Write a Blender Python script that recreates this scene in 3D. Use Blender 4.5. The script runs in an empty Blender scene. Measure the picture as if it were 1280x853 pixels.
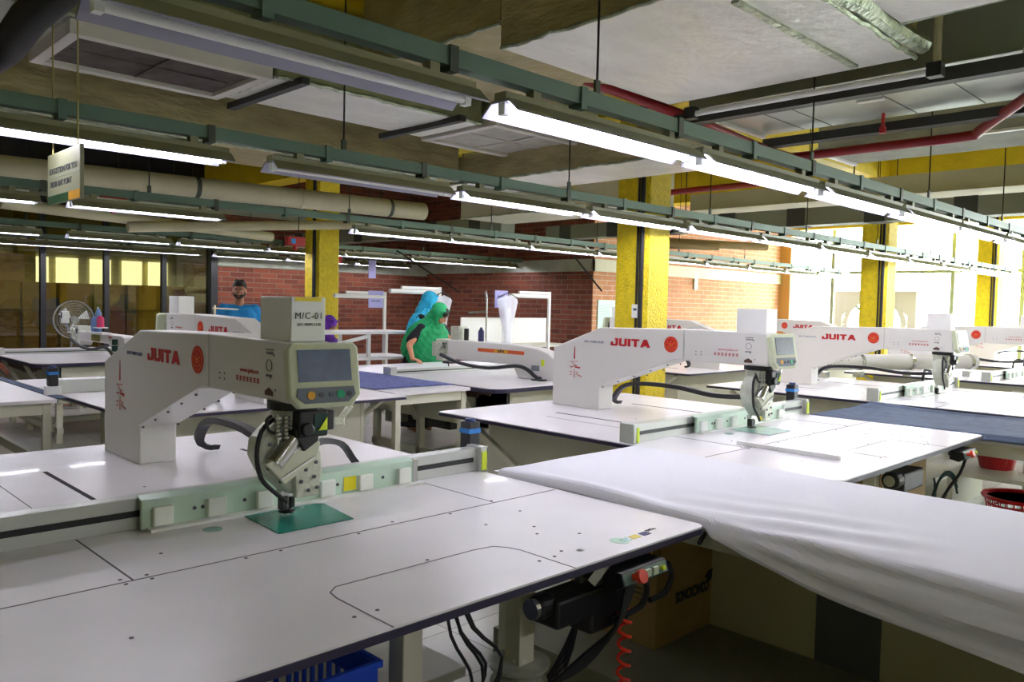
import bpy, bmesh, math, random
from mathutils import Vector, Matrix
from mathutils import noise as mnoise
random.seed(7)
SC = bpy.context.scene
COL = SC.collection
PI = math.pi
V = Vector

# ------------------------------------------------------------------ materials
def lin(c):
    c = c / 255.0
    return c / 12.92 if c <= 0.04045 else ((c + 0.055) / 1.055) ** 2.4
def rgb(h):
    return (lin(int(h[0:2], 16)), lin(int(h[2:4], 16)), lin(int(h[4:6], 16)), 1.0)
def mat(name, h, rough=0.5, metal=0.0, bump=0.0, bscale=30.0, var=0.0, vscale=3.0, emit=0.0, ehex=None, trans=0.0, alpha=1.0, coat=0.0, stretch=None):
    m = bpy.data.materials.new(name); m.use_nodes = True
    nt = m.node_tree; b = nt.nodes['Principled BSDF']
    c = rgb(h)
    b.inputs['Base Color'].default_value = c
    b.inputs['Roughness'].default_value = rough
    b.inputs['Metallic'].default_value = metal
    if coat: b.inputs['Coat Weight'].default_value = coat
    if trans: b.inputs['Transmission Weight'].default_value = trans
    if alpha < 1: b.inputs['Alpha'].default_value = alpha
    if emit:
        b.inputs['Emission Color'].default_value = rgb(ehex or h)
        b.inputs['Emission Strength'].default_value = emit
    if bump or var:
        tc = nt.nodes.new('ShaderNodeTexCoord')
        src = tc.outputs['Object']
        if stretch:
            mp = nt.nodes.new('ShaderNodeMapping'); mp.inputs['Scale'].default_value = stretch
            nt.links.new(src, mp.inputs['Vector']); src = mp.outputs['Vector']
    if var:
        n = nt.nodes.new('ShaderNodeTexNoise'); n.inputs['Scale'].default_value = vscale; n.inputs['Detail'].default_value = 6
        nt.links.new(src, n.inputs['Vector'])
        r = nt.nodes.new('ShaderNodeValToRGB')
        r.color_ramp.elements[0].position = 0.3; r.color_ramp.elements[1].position = 0.7
        r.color_ramp.elements[0].color = tuple(max(0, x * (1 - var)) for x in c[:3]) + (1,)
        r.color_ramp.elements[1].color = tuple(min(1, x * (1 + var)) for x in c[:3]) + (1,)
        nt.links.new(n.outputs['Fac'], r.inputs['Fac']); nt.links.new(r.outputs['Color'], b.inputs['Base Color'])
    if bump:
        n2 = nt.nodes.new('ShaderNodeTexNoise'); n2.inputs['Scale'].default_value = bscale; n2.inputs['Detail'].default_value = 4
        nt.links.new(src, n2.inputs['Vector'])
        bp = nt.nodes.new('ShaderNodeBump'); bp.inputs['Strength'].default_value = bump; bp.inputs['Distance'].default_value = 0.02
        nt.links.new(n2.outputs['Fac'], bp.inputs['Height']); nt.links.new(bp.outputs['Normal'], b.inputs['Normal'])
    return m
M = {}
M['table'] = mat('table_laminate', 'E9E6E8', 0.30, var=0.03, vscale=5, coat=0.1)
M['trim'] = mat('dark_edge_trim', '2A2440', 0.5)
M['seam'] = mat('seam_grey', '66626A', 0.8)
M['slot'] = mat('slot_dark', '16141E', 0.8)
M['arm'] = mat('arm_paint', 'DDDBD6', 0.38, bump=0.05, bscale=400)
M['armgreen'] = mat('arm_paint_warm', 'C9CCB6', 0.4)
M['cream'] = mat('cabinet_cream', 'D6D5C0', 0.5, var=0.04, vscale=2)
M['rail'] = mat('rail_mint', 'C3DCC9', 0.35, 0.1)
M['railgrey'] = mat('rail_aluminium', 'C6CAC4', 0.3, 0.35)
M['steel'] = mat('steel', 'B9BBB6', 0.25, 0.85)
M['castmetal'] = mat('cast_metal', 'C4C8B8', 0.4, 0.35, var=0.12, vscale=25, bump=0.2, bscale=60)
M['black'] = mat('black_plastic', '15161A', 0.45)
M['rubber'] = mat('black_rubber', '1B1B20', 0.6)
M['chain'] = mat('cable_chain', '1C1B22', 0.5)
M['white'] = mat('white_paint', 'ECECE8', 0.4)
M['pad'] = mat('white_pad', 'EEF2EA', 0.5)
M['red'] = mat('logo_red', 'B8121B', 0.45)
M['redseal'] = mat('seal_red', 'D0261C', 0.45)
M['sealline'] = mat('seal_line', 'F2903A', 0.5)
M['navy'] = mat('navy_print', '3A4C7E', 0.6)
M['yellow'] = mat('sticker_yellow', 'F2E414', 0.5)
M['lime'] = mat('sticker_lime', 'DDF02A', 0.5)
M['teal'] = mat('template_teal', '1F8A78', 0.25, var=0.15, vscale=8)
M['tealpale'] = mat('template_pale', '8FBDB2', 0.25, var=0.15, vscale=8)
M['blue'] = mat('blue_band', '1C7AD0', 0.45)
M['consoleshell'] = mat('console_shell', 'C6CDAE', 0.45)
M['screen'] = mat('screen_glass', '3C4854', 0.25, emit=0.04, ehex='5A7090', var=0.2, vscale=30)
M['keypad'] = mat('keypad_grey', '6C7480', 0.5)
M['kyel'] = mat('key_yellow', 'E6A81A', 0.5)
M['kgreen'] = mat('key_green', '16A878', 0.5)
M['kdark'] = mat('key_dark', '4A4E5A', 0.5)
M['paper'] = mat('paper', 'E6E9E6', 0.7)
M['ink'] = mat('ink', '30343A', 0.7)
M['inkgrey'] = mat('ink_grey', '80868A', 0.7)
M['tape'] = mat('yellow_tape', 'E4D02A', 0.5)
M['emred'] = mat('stop_button', 'E8432A', 0.4)
M['panel'] = mat('control_panel', '6E8A84', 0.5)
M['palebtn'] = mat('pale_button', 'C4D2B4', 0.5)
M['cable'] = mat('cable_black', '14151A', 0.5)
M['coil'] = mat('coil_red', 'F0341E', 0.4)
M['cotton'] = mat('white_cotton', 'E8E8EE', 0.85, bump=0.04, bscale=60)
M['denim'] = mat('denim_blue', '46566E', 0.8, var=0.25, vscale=14, bump=0.3, bscale=90)
M['denim2'] = mat('denim_pattern', '5A64A0', 0.8, var=0.4, vscale=30)
M['board'] = mat('grey_board', '5A5D5E', 0.7)
M['carton'] = mat('cardboard', 'A38854', 0.8, var=0.1, vscale=4, bump=0.1, bscale=50)
M['carton2'] = mat('cardboard_dark', '96733C', 0.8, var=0.12, vscale=4)
M['cartonred'] = mat('cardboard_red', 'A0512A', 0.8, var=0.1, vscale=4)
M['brown'] = mat('brown_board', '4E3228', 0.6, var=0.1, vscale=5)
M['foil'] = mat('duct_foil', 'EEEDE6', 0.40, 0.15, var=0.08, vscale=2.2, bump=0.9, bscale=6, stretch=(1, 2.2, 1))
M['foiledge'] = mat('foil_edge', 'A9B49A', 0.3, 0.6, bump=1.0, bscale=22, var=0.4, vscale=12)
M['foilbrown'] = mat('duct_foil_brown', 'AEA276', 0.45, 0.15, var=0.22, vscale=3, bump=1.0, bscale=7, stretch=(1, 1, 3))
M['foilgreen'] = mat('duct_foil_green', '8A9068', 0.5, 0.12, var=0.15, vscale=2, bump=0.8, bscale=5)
M['lining'] = mat('panel_grey', '9EA398', 0.35, 0.5, var=0.08, vscale=2)
M['filter'] = mat('filter_mesh', '5E5450', 0.9, var=0.3, vscale=9, bump=0.6, bscale=120)
M['louvre'] = mat('louvre_pale', 'B4B2A6', 0.6, var=0.15, vscale=9)
M['frame'] = mat('vent_frame', 'D8D4CC', 0.5)
M['railgreen'] = mat('busbar_green', '5F7A6C', 0.5, 0.1, var=0.06, vscale=2)
M['bracket'] = mat('bracket_dark', '4A5248', 0.5, 0.4)
M['angle'] = mat('angle_dark', '3E3E3C', 0.55, 0.3)
M['rod'] = mat('rod_dark', '2C2C28', 0.5, 0.4)
M['cord'] = mat('string_cord', 'A89F62', 0.8)
M['pipe'] = mat('pvc_pipe', 'C8C2A0', 0.45, var=0.10, vscale=3)
M['pipered'] = mat('sprinkler_red', '8E1622', 0.4)
M['fixred'] = mat('fixture_red', 'B81E22', 0.5)
M['fixture'] = mat('fixture_shaded', '8E8E72', 0.4)  # olive tone with the fixture's shading put into the colour
M['reflector'] = mat('reflector_white', '9C9CB0', 0.35)
M['tube'] = mat('tube_glow', 'FFFFFF', 0.4, emit=24.0, ehex='F5F3FA')
M['tubeweak'] = mat('tube_glow_weak', 'FFFFFF', 0.4, emit=9.0, ehex='E8ECFF')
M['traygrey'] = mat('cable_tray', '868C7C', 0.5, 0.2, var=0.06, vscale=2)
M['traydark'] = mat('tray_joint', '3E403E', 0.6)
M['yellowwall'] = mat('yellow_paint', 'DFC70E', 0.6, var=0.13, vscale=16, bump=0.9, bscale=45)
M['yellowbeam'] = mat('yellow_beam_paint', 'D8BE18', 0.6, var=0.12, vscale=3, bump=0.4, bscale=20)
M['slab'] = mat('concrete_slab', '7A7240', 0.85, var=0.2, vscale=2)
M['slabwhite'] = mat('pale_duct', 'CFCDB6', 0.7, var=0.05, vscale=2)
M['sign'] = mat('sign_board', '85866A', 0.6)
M['signgreen'] = mat('sign_green', '12401E', 0.5)
M['signorange'] = mat('sign_orange', 'C08A1E', 0.5)
M['concrete'] = mat('concrete_band', '9FA396', 0.8, var=0.14, vscale=5)
M['darkframe'] = mat('partition_frame', '14161A', 0.5)
M['mullion'] = mat('window_frame_paint', '8C9A88', 0.5)
M['ochre'] = mat('ochre_frame', 'B58A4A', 0.6)
M['creamwall'] = mat('cream_wall_paint', 'BDB894', 0.8, var=0.05, vscale=1)
M['basket'] = mat('basket_red', 'C2101A', 0.35)
M['crateblue'] = mat('crate_blue', '1648C8', 0.4)
M['skin'] = mat('skin_tan', 'B67C58', 0.55)
M['skinm'] = mat('skin_brown', 'A8704E', 0.55)
M['hair'] = mat('hair_black', '0E0C0E', 0.6, bump=0.5, bscale=120)
M['teeblue'] = mat('tee_blue', '1C86C8', 0.8)
M['hgreen'] = mat('scarf_green', '12985A', 0.75, var=0.12, vscale=9)
M['hcyan'] = mat('scarf_cyan', '28A8D0', 0.75, var=0.2, vscale=14)
M['hpurple'] = mat('scarf_purple', '6A2CA8', 0.75, var=0.25, vscale=14)
M['blackcloth'] = mat('black_cloth', '101014', 0.9)
M['jeans'] = mat('jeans', '20283C', 0.9)
M['bagclear'] = mat('clear_bag', 'E8E8F4', 0.2, alpha=0.4)
M['darkgreen'] = mat('spool_green', '123A34', 0.7)
M['spoolnavy'] = mat('spool_navy', '3C3C66', 0.7)
M['spoolpink'] = mat('spool_pink', 'E4487A', 0.7)
M['spoolblue'] = mat('spool_blue', '6E92C8', 0.6)
M['orange'] = mat('label_orange', 'D8602A', 0.5)
M['olive'] = mat('label_olive', '7E7A2E', 0.5)
M['poster'] = mat('poster_pale', 'C8EED8', 0.6)
M['postergreen'] = mat('poster_green', '1E9E4A', 0.6)
M['lilac'] = mat('lilac_card', 'A8A6DC', 0.6)
M['cream2'] = mat('cream_trunking', 'D9CFB0', 0.5)
M['box_g'] = mat('junction_box', 'BFBFB4', 0.5)
M['hose'] = mat('beige_hose', 'A89468', 0.6, bump=0.6, bscale=60)
M['outdoor'] = mat('outdoor_white', 'F4F4EE', 0.8)
M['outgreen'] = mat('outdoor_leaf', '4E6E3A', 0.8, var=0.3, vscale=4)

def brick_mat(name, axis, mortar='6A5644', c1='76301A', c2='4E1C0E'):
    m = bpy.data.materials.new(name); m.use_nodes = True
    nt = m.node_tree; b = nt.nodes['Principled BSDF']
    tc = nt.nodes.new('ShaderNodeTexCoord'); sp = nt.nodes.new('ShaderNodeSeparateXYZ'); cb = nt.nodes.new('ShaderNodeCombineXYZ')
    nt.links.new(tc.outputs['Object'], sp.inputs[0])
    nt.links.new(sp.outputs[axis], cb.inputs[0]); nt.links.new(sp.outputs['Z'], cb.inputs[1])
    br = nt.nodes.new('ShaderNodeTexBrick')
    br.inputs['Scale'].default_value = 1.0
    br.inputs['Brick Width'].default_value = 0.29; br.inputs['Row Height'].default_value = 0.086
    br.inputs['Mortar Size'].default_value = 0.007; br.inputs['Mortar Smooth'].default_value = 0.3
    br.inputs['Color1'].default_value = rgb(c1); br.inputs['Color2'].default_value = rgb(c2); br.inputs['Mortar'].default_value = rgb(mortar)
    nt.links.new(cb.outputs[0], br.inputs['Vector'])
    n = nt.nodes.new('ShaderNodeTexNoise'); n.inputs['Scale'].default_value = 4; nt.links.new(tc.outputs['Object'], n.inputs['Vector'])
    mx = nt.nodes.new('ShaderNodeMixRGB'); mx.blend_type = 'MULTIPLY'; mx.inputs[0].default_value = 0.5
    nt.links.new(br.outputs['Color'], mx.inputs[1]); nt.links.new(n.outputs['Fac'], mx.inputs[2])
    gm = nt.nodes.new('ShaderNodeGamma'); gm.inputs[1].default_value = 0.8
    nt.links.new(mx.outputs[0], gm.inputs[0]); nt.links.new(gm.outputs[0], b.inputs['Base Color'])
    b.inputs['Roughness'].default_value = 0.85
    bp = nt.nodes.new('ShaderNodeBump'); bp.inputs['Strength'].default_value = 0.4; bp.inputs['Distance'].default_value = 0.01; bp.invert = True
    nt.links.new(br.outputs['Fac'], bp.inputs['Height']); nt.links.new(bp.outputs['Normal'], b.inputs['Normal'])
    return m
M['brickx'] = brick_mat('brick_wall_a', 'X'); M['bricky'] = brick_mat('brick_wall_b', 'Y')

def tile_mat():
    m = bpy.data.materials.new('floor_tiles'); m.use_nodes = True
    nt = m.node_tree; b = nt.nodes['Principled BSDF']
    tc = nt.nodes.new('ShaderNodeTexCoord'); br = nt.nodes.new('ShaderNodeTexBrick')
    br.offset = 0.0; br.inputs['Scale'].default_value = 1.0
    br.inputs['Brick Width'].default_value = 0.4; br.inputs['Row Height'].default_value = 0.4; br.inputs['Mortar Size'].default_value = 0.004
    br.inputs['Color1'].default_value = rgb('C9C8BE'); br.inputs['Color2'].default_value = rgb('BDBCB0'); br.inputs['Mortar'].default_value = rgb('8A8A80')
    nt.links.new(tc.outputs['Object'], br.inputs['Vector']); nt.links.new(br.outputs['Color'], b.inputs['Base Color'])
    b.inputs['Roughness'].default_value = 0.3
    return m
M['floor'] = tile_mat()

def glass_mat(name, tint, amount):
    m = bpy.data.materials.new(name); m.use_nodes = True
    nt = m.node_tree; nt.nodes.remove(nt.nodes['Principled BSDF']); out = nt.nodes['Material Output']
    tr = nt.nodes.new('ShaderNodeBsdfTransparent'); tr.inputs[0].default_value = rgb(tint)
    gl = nt.nodes.new('ShaderNodeBsdfGlossy'); gl.inputs['Roughness'].default_value = 0.02
    mx = nt.nodes.new('ShaderNodeMixShader'); mx.inputs[0].default_value = amount
    nt.links.new(tr.outputs[0], mx.inputs[1]); nt.links.new(gl.outputs[0], mx.inputs[2]); nt.links.new(mx.outputs[0], out.inputs[0])
    return m
M['glass'] = glass_mat('window_glass', 'FAFCFA', 0.04)
M['glassdark'] = glass_mat('partition_glass', 'D6D4BC', 0.06)

# ------------------------------------------------------------------ geometry helpers
class G:
    """collects shapes for ONE mesh object"""
    def __init__(s): s.v = []; s.f = []
    def add(s, vs, fs):
        n = len(s.v); s.v += [tuple(p) for p in vs]; s.f += [tuple(i + n for i in f) for f in fs]; return s
    def box(s, x0, x1, y0, y1, z0, z1):
        if x0 > x1: x0, x1 = x1, x0
        if y0 > y1: y0, y1 = y1, y0
        if z0 > z1: z0, z1 = z1, z0
        return s.add([(x0,y0,z0),(x1,y0,z0),(x1,y1,z0),(x0,y1,z0),(x0,y0,z1),(x1,y0,z1),(x1,y1,z1),(x0,y1,z1)],
                     [(0,3,2,1),(4,5,6,7),(0,1,5,4),(1,2,6,5),(2,3,7,6),(3,0,4,7)])
    def prism(s, pts, axis, a, b):
        """pts 2D outline; axis = extrusion axis; for 'x' pts are (y,z), 'y' -> (x,z), 'z' -> (x,y)"""
        def P(p, t):
            return (t, p[0], p[1]) if axis == 'x' else (p[0], t, p[1]) if axis == 'y' else (p[0], p[1], t)
        n = len(pts)
        vs = [P(p, a) for p in pts] + [P(p, b) for p in pts]
        fs = [tuple(range(n)), tuple(range(2 * n - 1, n - 1, -1))] + [(i, n + i, n + (i + 1) % n, (i + 1) % n) for i in range(n)]
        return s.add(vs, fs)
    def bar(s, p0, p1, w, h=None, up=V((0,0,1))):
        h = h or w; p0 = V(p0); p1 = V(p1); d = (p1 - p0).normalized()
        if abs(d.dot(up)) > 0.98: up = V((0,1,0))
        a = d.cross(up).normalized() * w / 2; b = a.cross(d).normalized() * h / 2
        vs = [p + q for p in (p0, p1) for q in (-a - b, a - b, a + b, -a + b)]
        return s.add(vs, [(0,1,2,3),(7,6,5,4),(0,4,5,1),(1,5,6,2),(2,6,7,3),(3,7,4,0)])
    def cyl(s, p0, p1, r0, r1=None, n=16):
        r1 = r0 if r1 is None else r1; p0 = V(p0); p1 = V(p1); d = (p1 - p0).normalized()
        up = V((0,0,1)) if abs(d.z) < 0.9 else V((1,0,0))
        a = d.cross(up).normalized(); b = a.cross(d).normalized()
        vs = [p + (a * math.cos(2*PI*i/n) + b * math.sin(2*PI*i/n)) * r for p, r in ((p0, r0), (p1, r1)) for i in range(n)]
        return s.add(vs, [tuple(range(n)), tuple(range(2*n-1, n-1, -1))] + [(i, n+i, n+(i+1)%n, (i+1)%n) for i in range(n)])
    def lathe(s, c, prof, n=20):
        """prof: list of (r, z) around vertical axis at c"""
        vs = [(c[0] + r*math.cos(2*PI*i/n), c[1] + r*math.sin(2*PI*i/n), c[2] + z) for r, z in prof for i in range(n)]
        fs = [(k*n+i, k*n+(i+1)%n, (k+1)*n+(i+1)%n, (k+1)*n+i) for k in range(len(prof)-1) for i in range(n)]
        fs += [tuple(range(n-1,-1,-1)), tuple(range((len(prof)-1)*n, len(prof)*n))]
        return s.add(vs, fs)
    def ball(s, c, rx, ry=None, rz=None, n=12, k=8):
        ry = ry or rx; rz = rz or rx
        vs = []; 
        for j in range(1, k):
            t = PI*j/k
            for i in range(n): vs.append((c[0]+rx*math.sin(t)*math.cos(2*PI*i/n), c[1]+ry*math.sin(t)*math.sin(2*PI*i/n), c[2]+rz*math.cos(t)))
        vs += [(c[0],c[1],c[2]+rz),(c[0],c[1],c[2]-rz)]; a = len(vs)-2; b = a+1
        fs = [(j*n+i, (j+1)*n+i, (j+1)*n+(i+1)%n, j*n+(i+1)%n) for j in range(k-2) for i in range(n)]
        fs += [(a, i, (i+1)%n) for i in range(n)] + [((k-2)*n+i, b, (k-2)*n+(i+1)%n) for i in range(n)]
        return s.add(vs, fs)
    def tube(s, pts, r, n=8, smooth=3):
        P = [V(p) for p in pts]
        if smooth and len(P) > 2:
            Q = []
            for i in range(len(P)-1):
                p0 = P[max(i-1,0)]; p1 = P[i]; p2 = P[i+1]; p3 = P[min(i+2,len(P)-1)]
                for k in range(smooth):
                    t = k/smooth
                    Q.append(0.5*((2*p1)+(-p0+p2)*t+(2*p0-5*p1+4*p2-p3)*t*t+(-p0+3*p1-3*p2+p3)*t*t*t))
            Q.append(P[-1]); P = Q
        vs = []; a = None
        for i, p in enumerate(P):
            d = (P[min(i+1,len(P)-1)] - P[max(i-1,0)]).normalized()
            if a is None:
                up = V((0,0,1)) if abs(d.z) < 0.9 else V((1,0,0)); a = d.cross(up).normalized()
            else:
                a = (a - d * a.dot(d)).normalized()
            b = a.cross(d)
            vs += [p + (a*math.cos(2*PI*k/n)+b*math.sin(2*PI*k/n))*r for k in range(n)]
        m = len(P)
        fs = [(j*n+i, j*n+(i+1)%n, (j+1)*n+(i+1)%n, (j+1)*n+i) for j in range(m-1) for i in range(n)]
        fs += [tuple(range(n-1,-1,-1)), tuple(range((m-1)*n, m*n))]
        return s.add(vs, fs)
    def ribbon(s, pts, w, t, axis=V((1,0,0)), smooth=4):
        """flat band: width w along axis, thickness t"""
        P = [V(p) for p in pts]; Q = []
        for i in range(len(P)-1):
            p0 = P[max(i-1,0)]; p1 = P[i]; p2 = P[i+1]; p3 = P[min(i+2,len(P)-1)]
            for k in range(smooth):
                u = k/smooth
                Q.append(0.5*((2*p1)+(-p0+p2)*u+(2*p0-5*p1+4*p2-p3)*u*u+(-p0+3*p1-3*p2+p3)*u*u*u))
        Q.append(P[-1]); vs = []
        for i, p in enumerate(Q):
            d = (Q[min(i+1,len(Q)-1)] - Q[max(i-1,0)]).normalized(); nn = d.cross(axis).normalized()*t/2; a = axis*w/2
            vs += [p-a-nn, p+a-nn, p+a+nn, p-a+nn]
        m = len(Q)
        fs = [(j*4+i, j*4+(i+1)%4, (j+1)*4+(i+1)%4, (j+1)*4+i) for j in range(m-1) for i in range(4)] + [(3,2,1,0), tuple(range((m-1)*4, m*4))]
        return s.add(vs, fs)
    def grid(s, fn, nu, nv):
        vs = [fn(i/nu, j/nv) for i in range(nu+1) for j in range(nv+1)]
        fs = [(i*(nv+1)+j, (i+1)*(nv+1)+j, (i+1)*(nv+1)+j+1, i*(nv+1)+j+1) for i in range(nu) for j in range(nv)]
        return s.add(vs, fs)
    def loft(s, rings, cap=True):
        n = len(rings[0]); vs = [p for r in rings for p in r]; m = len(rings)
        fs = [(j*n+i, j*n+(i+1)%n, (j+1)*n+(i+1)%n, (j+1)*n+i) for j in range(m-1) for i in range(n)]
        if cap: fs += [tuple(range(n-1,-1,-1)), tuple(range((m-1)*n, m*n))]
        return s.add(vs, fs)
    def build(s, name, m, parent=None, bevel=0.0, smooth=False, solid=0.0):
        me = bpy.data.meshes.new(name); me.from_pydata(s.v, [], s.f)
        bm = bmesh.new(); bm.from_mesh(me); bmesh.ops.recalc_face_normals(bm, faces=bm.faces); bm.to_mesh(me); bm.free()
        me.materials.append(m if not isinstance(m, str) else M[m])
        if smooth:
            for p in me.polygons: p.use_smooth = True
            try: me.set_sharp_from_angle(angle=math.radians(40))
            except Exception: pass
        o = bpy.data.objects.new(name, me); COL.objects.link(o)
        if parent is not None: o.parent = parent
        if solid:
            md = o.modifiers.new('thickness', 'SOLIDIFY'); md.thickness = solid
        if bevel:
            md = o.modifiers.new('bevel', 'BEVEL'); md.width = bevel; md.segments = 2; md.limit_method = 'ANGLE'
        return o
def thing(name, label, cat, loc=(0,0,0), rz=0.0, group=None):
    o = bpy.data.objects.new(name, None); COL.objects.link(o)
    o.empty_display_size = 0.1
    o.location = loc; o.rotation_euler = (0,0,rz); return tag(o, label, cat, group)
def tag(o, label, cat, group=None, kind=None):
    o['label'] = label; o['category'] = cat
    if group: o['group'] = group
    if kind: o['kind'] = kind
    return o
def struct(name, g, m, **k):
    o = g.build(name, m, **k); o['kind'] = 'structure'; return o
def copy_tree(o, parent=None):
    c = o.copy(); COL.objects.link(c)
    if parent is not None: c.parent = parent
    for ch in list(CH(o)): copy_tree(ch, c)
    return c
def CH(o): return [x for x in COL.objects if x.parent == o]
FACE_NX = Matrix(((0,0,-1,0),(-1,0,0,0),(0,1,0,0),(0,0,0,1)))   # faces -X, reads towards -Y
FACE_PX = Matrix(((0,0,1,0),(1,0,0,0),(0,1,0,0),(0,0,0,1)))     # faces +X, reads towards +Y
FACE_NY = Matrix(((1,0,0,0),(0,0,-1,0),(0,1,0,0),(0,0,0,1)))    # faces -Y, reads towards +X
FACE_PZ = Matrix.Identity(4)
def text(name, body, size, loc, face, m, parent, bold=0.0, sx=1.0, sy=1.0, spacing=1.0, spin=0.0):
    cu = bpy.data.curves.new(name, 'FONT'); cu.body = body; cu.size = size; cu.extrude = 0.0006; cu.offset = bold
    cu.align_x = 'CENTER'; cu.align_y = 'CENTER'; cu.space_character = spacing; cu.resolution_u = 3
    t = bpy.data.objects.new(name + '_src', cu); COL.objects.link(t)
    bpy.context.view_layer.update()
    me = bpy.data.meshes.new_from_object(t.evaluated_get(bpy.context.evaluated_depsgraph_get()))
    bpy.data.objects.remove(t); bpy.data.curves.remove(cu)
    me.transform(Matrix.Translation(loc) @ face @ Matrix.Rotation(spin, 4, 'Z') @ Matrix.Diagonal((sx, sy, 1, 1)))
    me.materials.clear(); me.materials.append(M[m])
    o = bpy.data.objects.new(name, me); COL.objects.link(o); o.parent = parent
    return o
def rrect(x0, x1, y0, y1, r, n=4, corners=(1,1,1,1)):
    out = []
    for (cx, cy, a0, on) in ((x1-r, y0+r, -PI/2, corners[0]), (x1-r, y1-r, 0, corners[1]), (x0+r, y1-r, PI/2, corners[2]), (x0+r, y0+r, PI, corners[3])):
        if on: out += [(cx + r*math.cos(a0+PI/2*k/n), cy + r*math.sin(a0+PI/2*k/n)) for k in range(n+1)]
        else: out.append((cx + (r if cx > (x0+x1)/2 else -r), cy + (r if cy > (y0+y1)/2 else -r)))
    return out
def remesh(parts_g, voxel, name, m, parent, smooth_it=2):
    o = parts_g.build(name, m, parent)
    md = o.modifiers.new('r', 'REMESH'); md.mode = 'VOXEL'; md.voxel_size = voxel
    ms = o.modifiers.new('s', 'SMOOTH'); ms.iterations = smooth_it; ms.factor = 0.5
    bpy.context.view_layer.update()
    me = bpy.data.meshes.new_from_object(o.evaluated_get(bpy.context.evaluated_depsgraph_get()))
    o.modifiers.clear(); o.data = me
    for p in me.polygons: p.use_smooth = True
    return o
# ------------------------------------------------------------------ THE SETTING
TH = 0.84
def setting():
    g = G().box(-4, 17.6, -8, 13.4, -0.1, 0); struct('floor', g, 'floor')
    struct('ceiling', G().box(-4, 17.6, -8, 13.4, 3.9, 4.05), 'slab')
    struct('wall_rear', G().box(-4, 17.6, -8.2, -8, 0, 3.9), 'creamwall')
    struct('wall_left', G().box(-4.2, -4, -8.2, 20.2, 0, 3.9), 'creamwall')
    # brick wall at the back (with its grey concrete band) and the two faces of the stair block
    struct('wall_back', G().box(5.98, 10.5, 13.2, 13.5, 0, 3.9), 'brickx')
    struct('wall_back_dado', G().box(-4, 5.98, 13.2, 13.45, 0, 0.62), 'brickx')
    struct('wall_stair', G().box(10.5, 10.52, 8.72, 13.5, 0, 3.9), 'bricky')
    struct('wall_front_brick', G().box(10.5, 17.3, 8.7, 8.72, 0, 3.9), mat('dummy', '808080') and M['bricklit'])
    struct('trim_1', G().box(5.98, 10.5, 13.17, 13.2, 2.07, 2.30), 'concrete')
    struct('trim_2', G().box(10.47, 10.5, 8.67, 13.2, 2.12, 2.33), 'concrete')
    struct('trim_3', G().box(10.47, 17.2, 8.67, 8.7, 2.12, 2.33), 'slabwhite')
    struct('trim_4', G().box(-4, 10.5, 13.14, 13.2, 2.95, 3.15), 'traygrey')
    # store room seen through the glass partition
    struct('wall_store', G().box(-4, 10.5, 20, 20.2, 0, 3.9), 'creamwall')
    struct('wall_store_side', G().box(10.5, 10.7, 13.5, 20.2, 0, 3.9), 'creamwall')
    struct('floor_store', G().box(-4, 10.5, 13.4, 20.2, -0.1, 0), 'concrete')
    struct('ceiling_store', G().box(-4, 10.5, 13.4, 20.2, 3.9, 4.05), 'slab')
    # glass partition: black frame, panes
    fr = G()
    for x in (2.5, 3.38, 4.25, 5.12, 5.92): fr.box(x-.035, x+.035, 13.16, 13.26, 0.62, 3.5)
    for z in (0.64, 2.86, 3.48): fr.box(-4, 5.96, 13.17, 13.25, z-.03, z+.03)
    fr.box(5.86, 5.98, 13.1, 13.3, 0, 3.9); fr.box(-4, 5.98, 13.2, 13.25, 3.5, 3.9)
    struct('window_partition_frame', fr, 'darkframe')
    for i in range(5):
        x0 = (-4, 2.5, 3.38, 4.25, 5.12)[i]; x1 = (2.5, 3.38, 4.25, 5.12, 5.92)[i]
        struct('window_partition_pane', G().box(x0, x1, 13.2, 13.21, 0.62, 3.5), 'glassdark')
    struct('door_store', G().box(6.47, 7.1, 16, 16.05, 0, 2.55), 'slabwhite')
    # window wall on the right
    struct('wall_right', G().box(17.3, 17.5, -8.2, 8.72, 0, 0.45).box(17.3, 17.5, -8.2, 8.72, 3.72, 3.9), 'creamwall')
    ys = [8.66, 7.6, 6.55, 5.2, 4.0, 1.9, -0.2, -2.3, -4.4, -6.5, -8.0]
    f = G()
    for i, y in enumerate(ys): f.box(17.3, 17.42, y-.035, y+.035, 0.45, 3.72)
    for z in (0.47, 2.38, 3.70): f.box(17.31, 17.41, -8.2, 8.7, z-.03, z+.03)
    struct('window_frames', f, 'mullion')
    for i in range(len(ys)-1):
        struct('window_%d' % (i+1), G().box(17.36, 17.37, ys[i+1], ys[i], 0.45, 3.72), 'glass')
    struct('trim_corner', G().box(17.05, 17.3, 8.45, 8.7, 0, 3.9), 'ochre')
    # ground outside
    struct('ground_outside', G().box(17.6, 60, -40, 40, -0.3, -0.1), 'outdoor')
    # beams between the columns (yellow paint)
    for i, x in enumerate((0.6, 5.96, 11.4, 16.6)): struct('ceiling_beam', G().box(x-.18, x+.18, -8, 13.2, 3.25, 3.9), 'yellowbeam')
    for i, y in enumerate((-1.3, 4.37, 10.02)): struct('ceiling_beam_cross', G().box(-4, 17.3 if y < 8 else 10.5, y-.16, y+.16, 3.3, 3.9), 'yellowbeam')
M['bricklit'] = brick_mat('brick_wall_daylit', 'X', mortar='D8C0A0', c1='D08858', c2='C67A50')  # paler copy of the wall brick, window light painted into its colours

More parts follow.
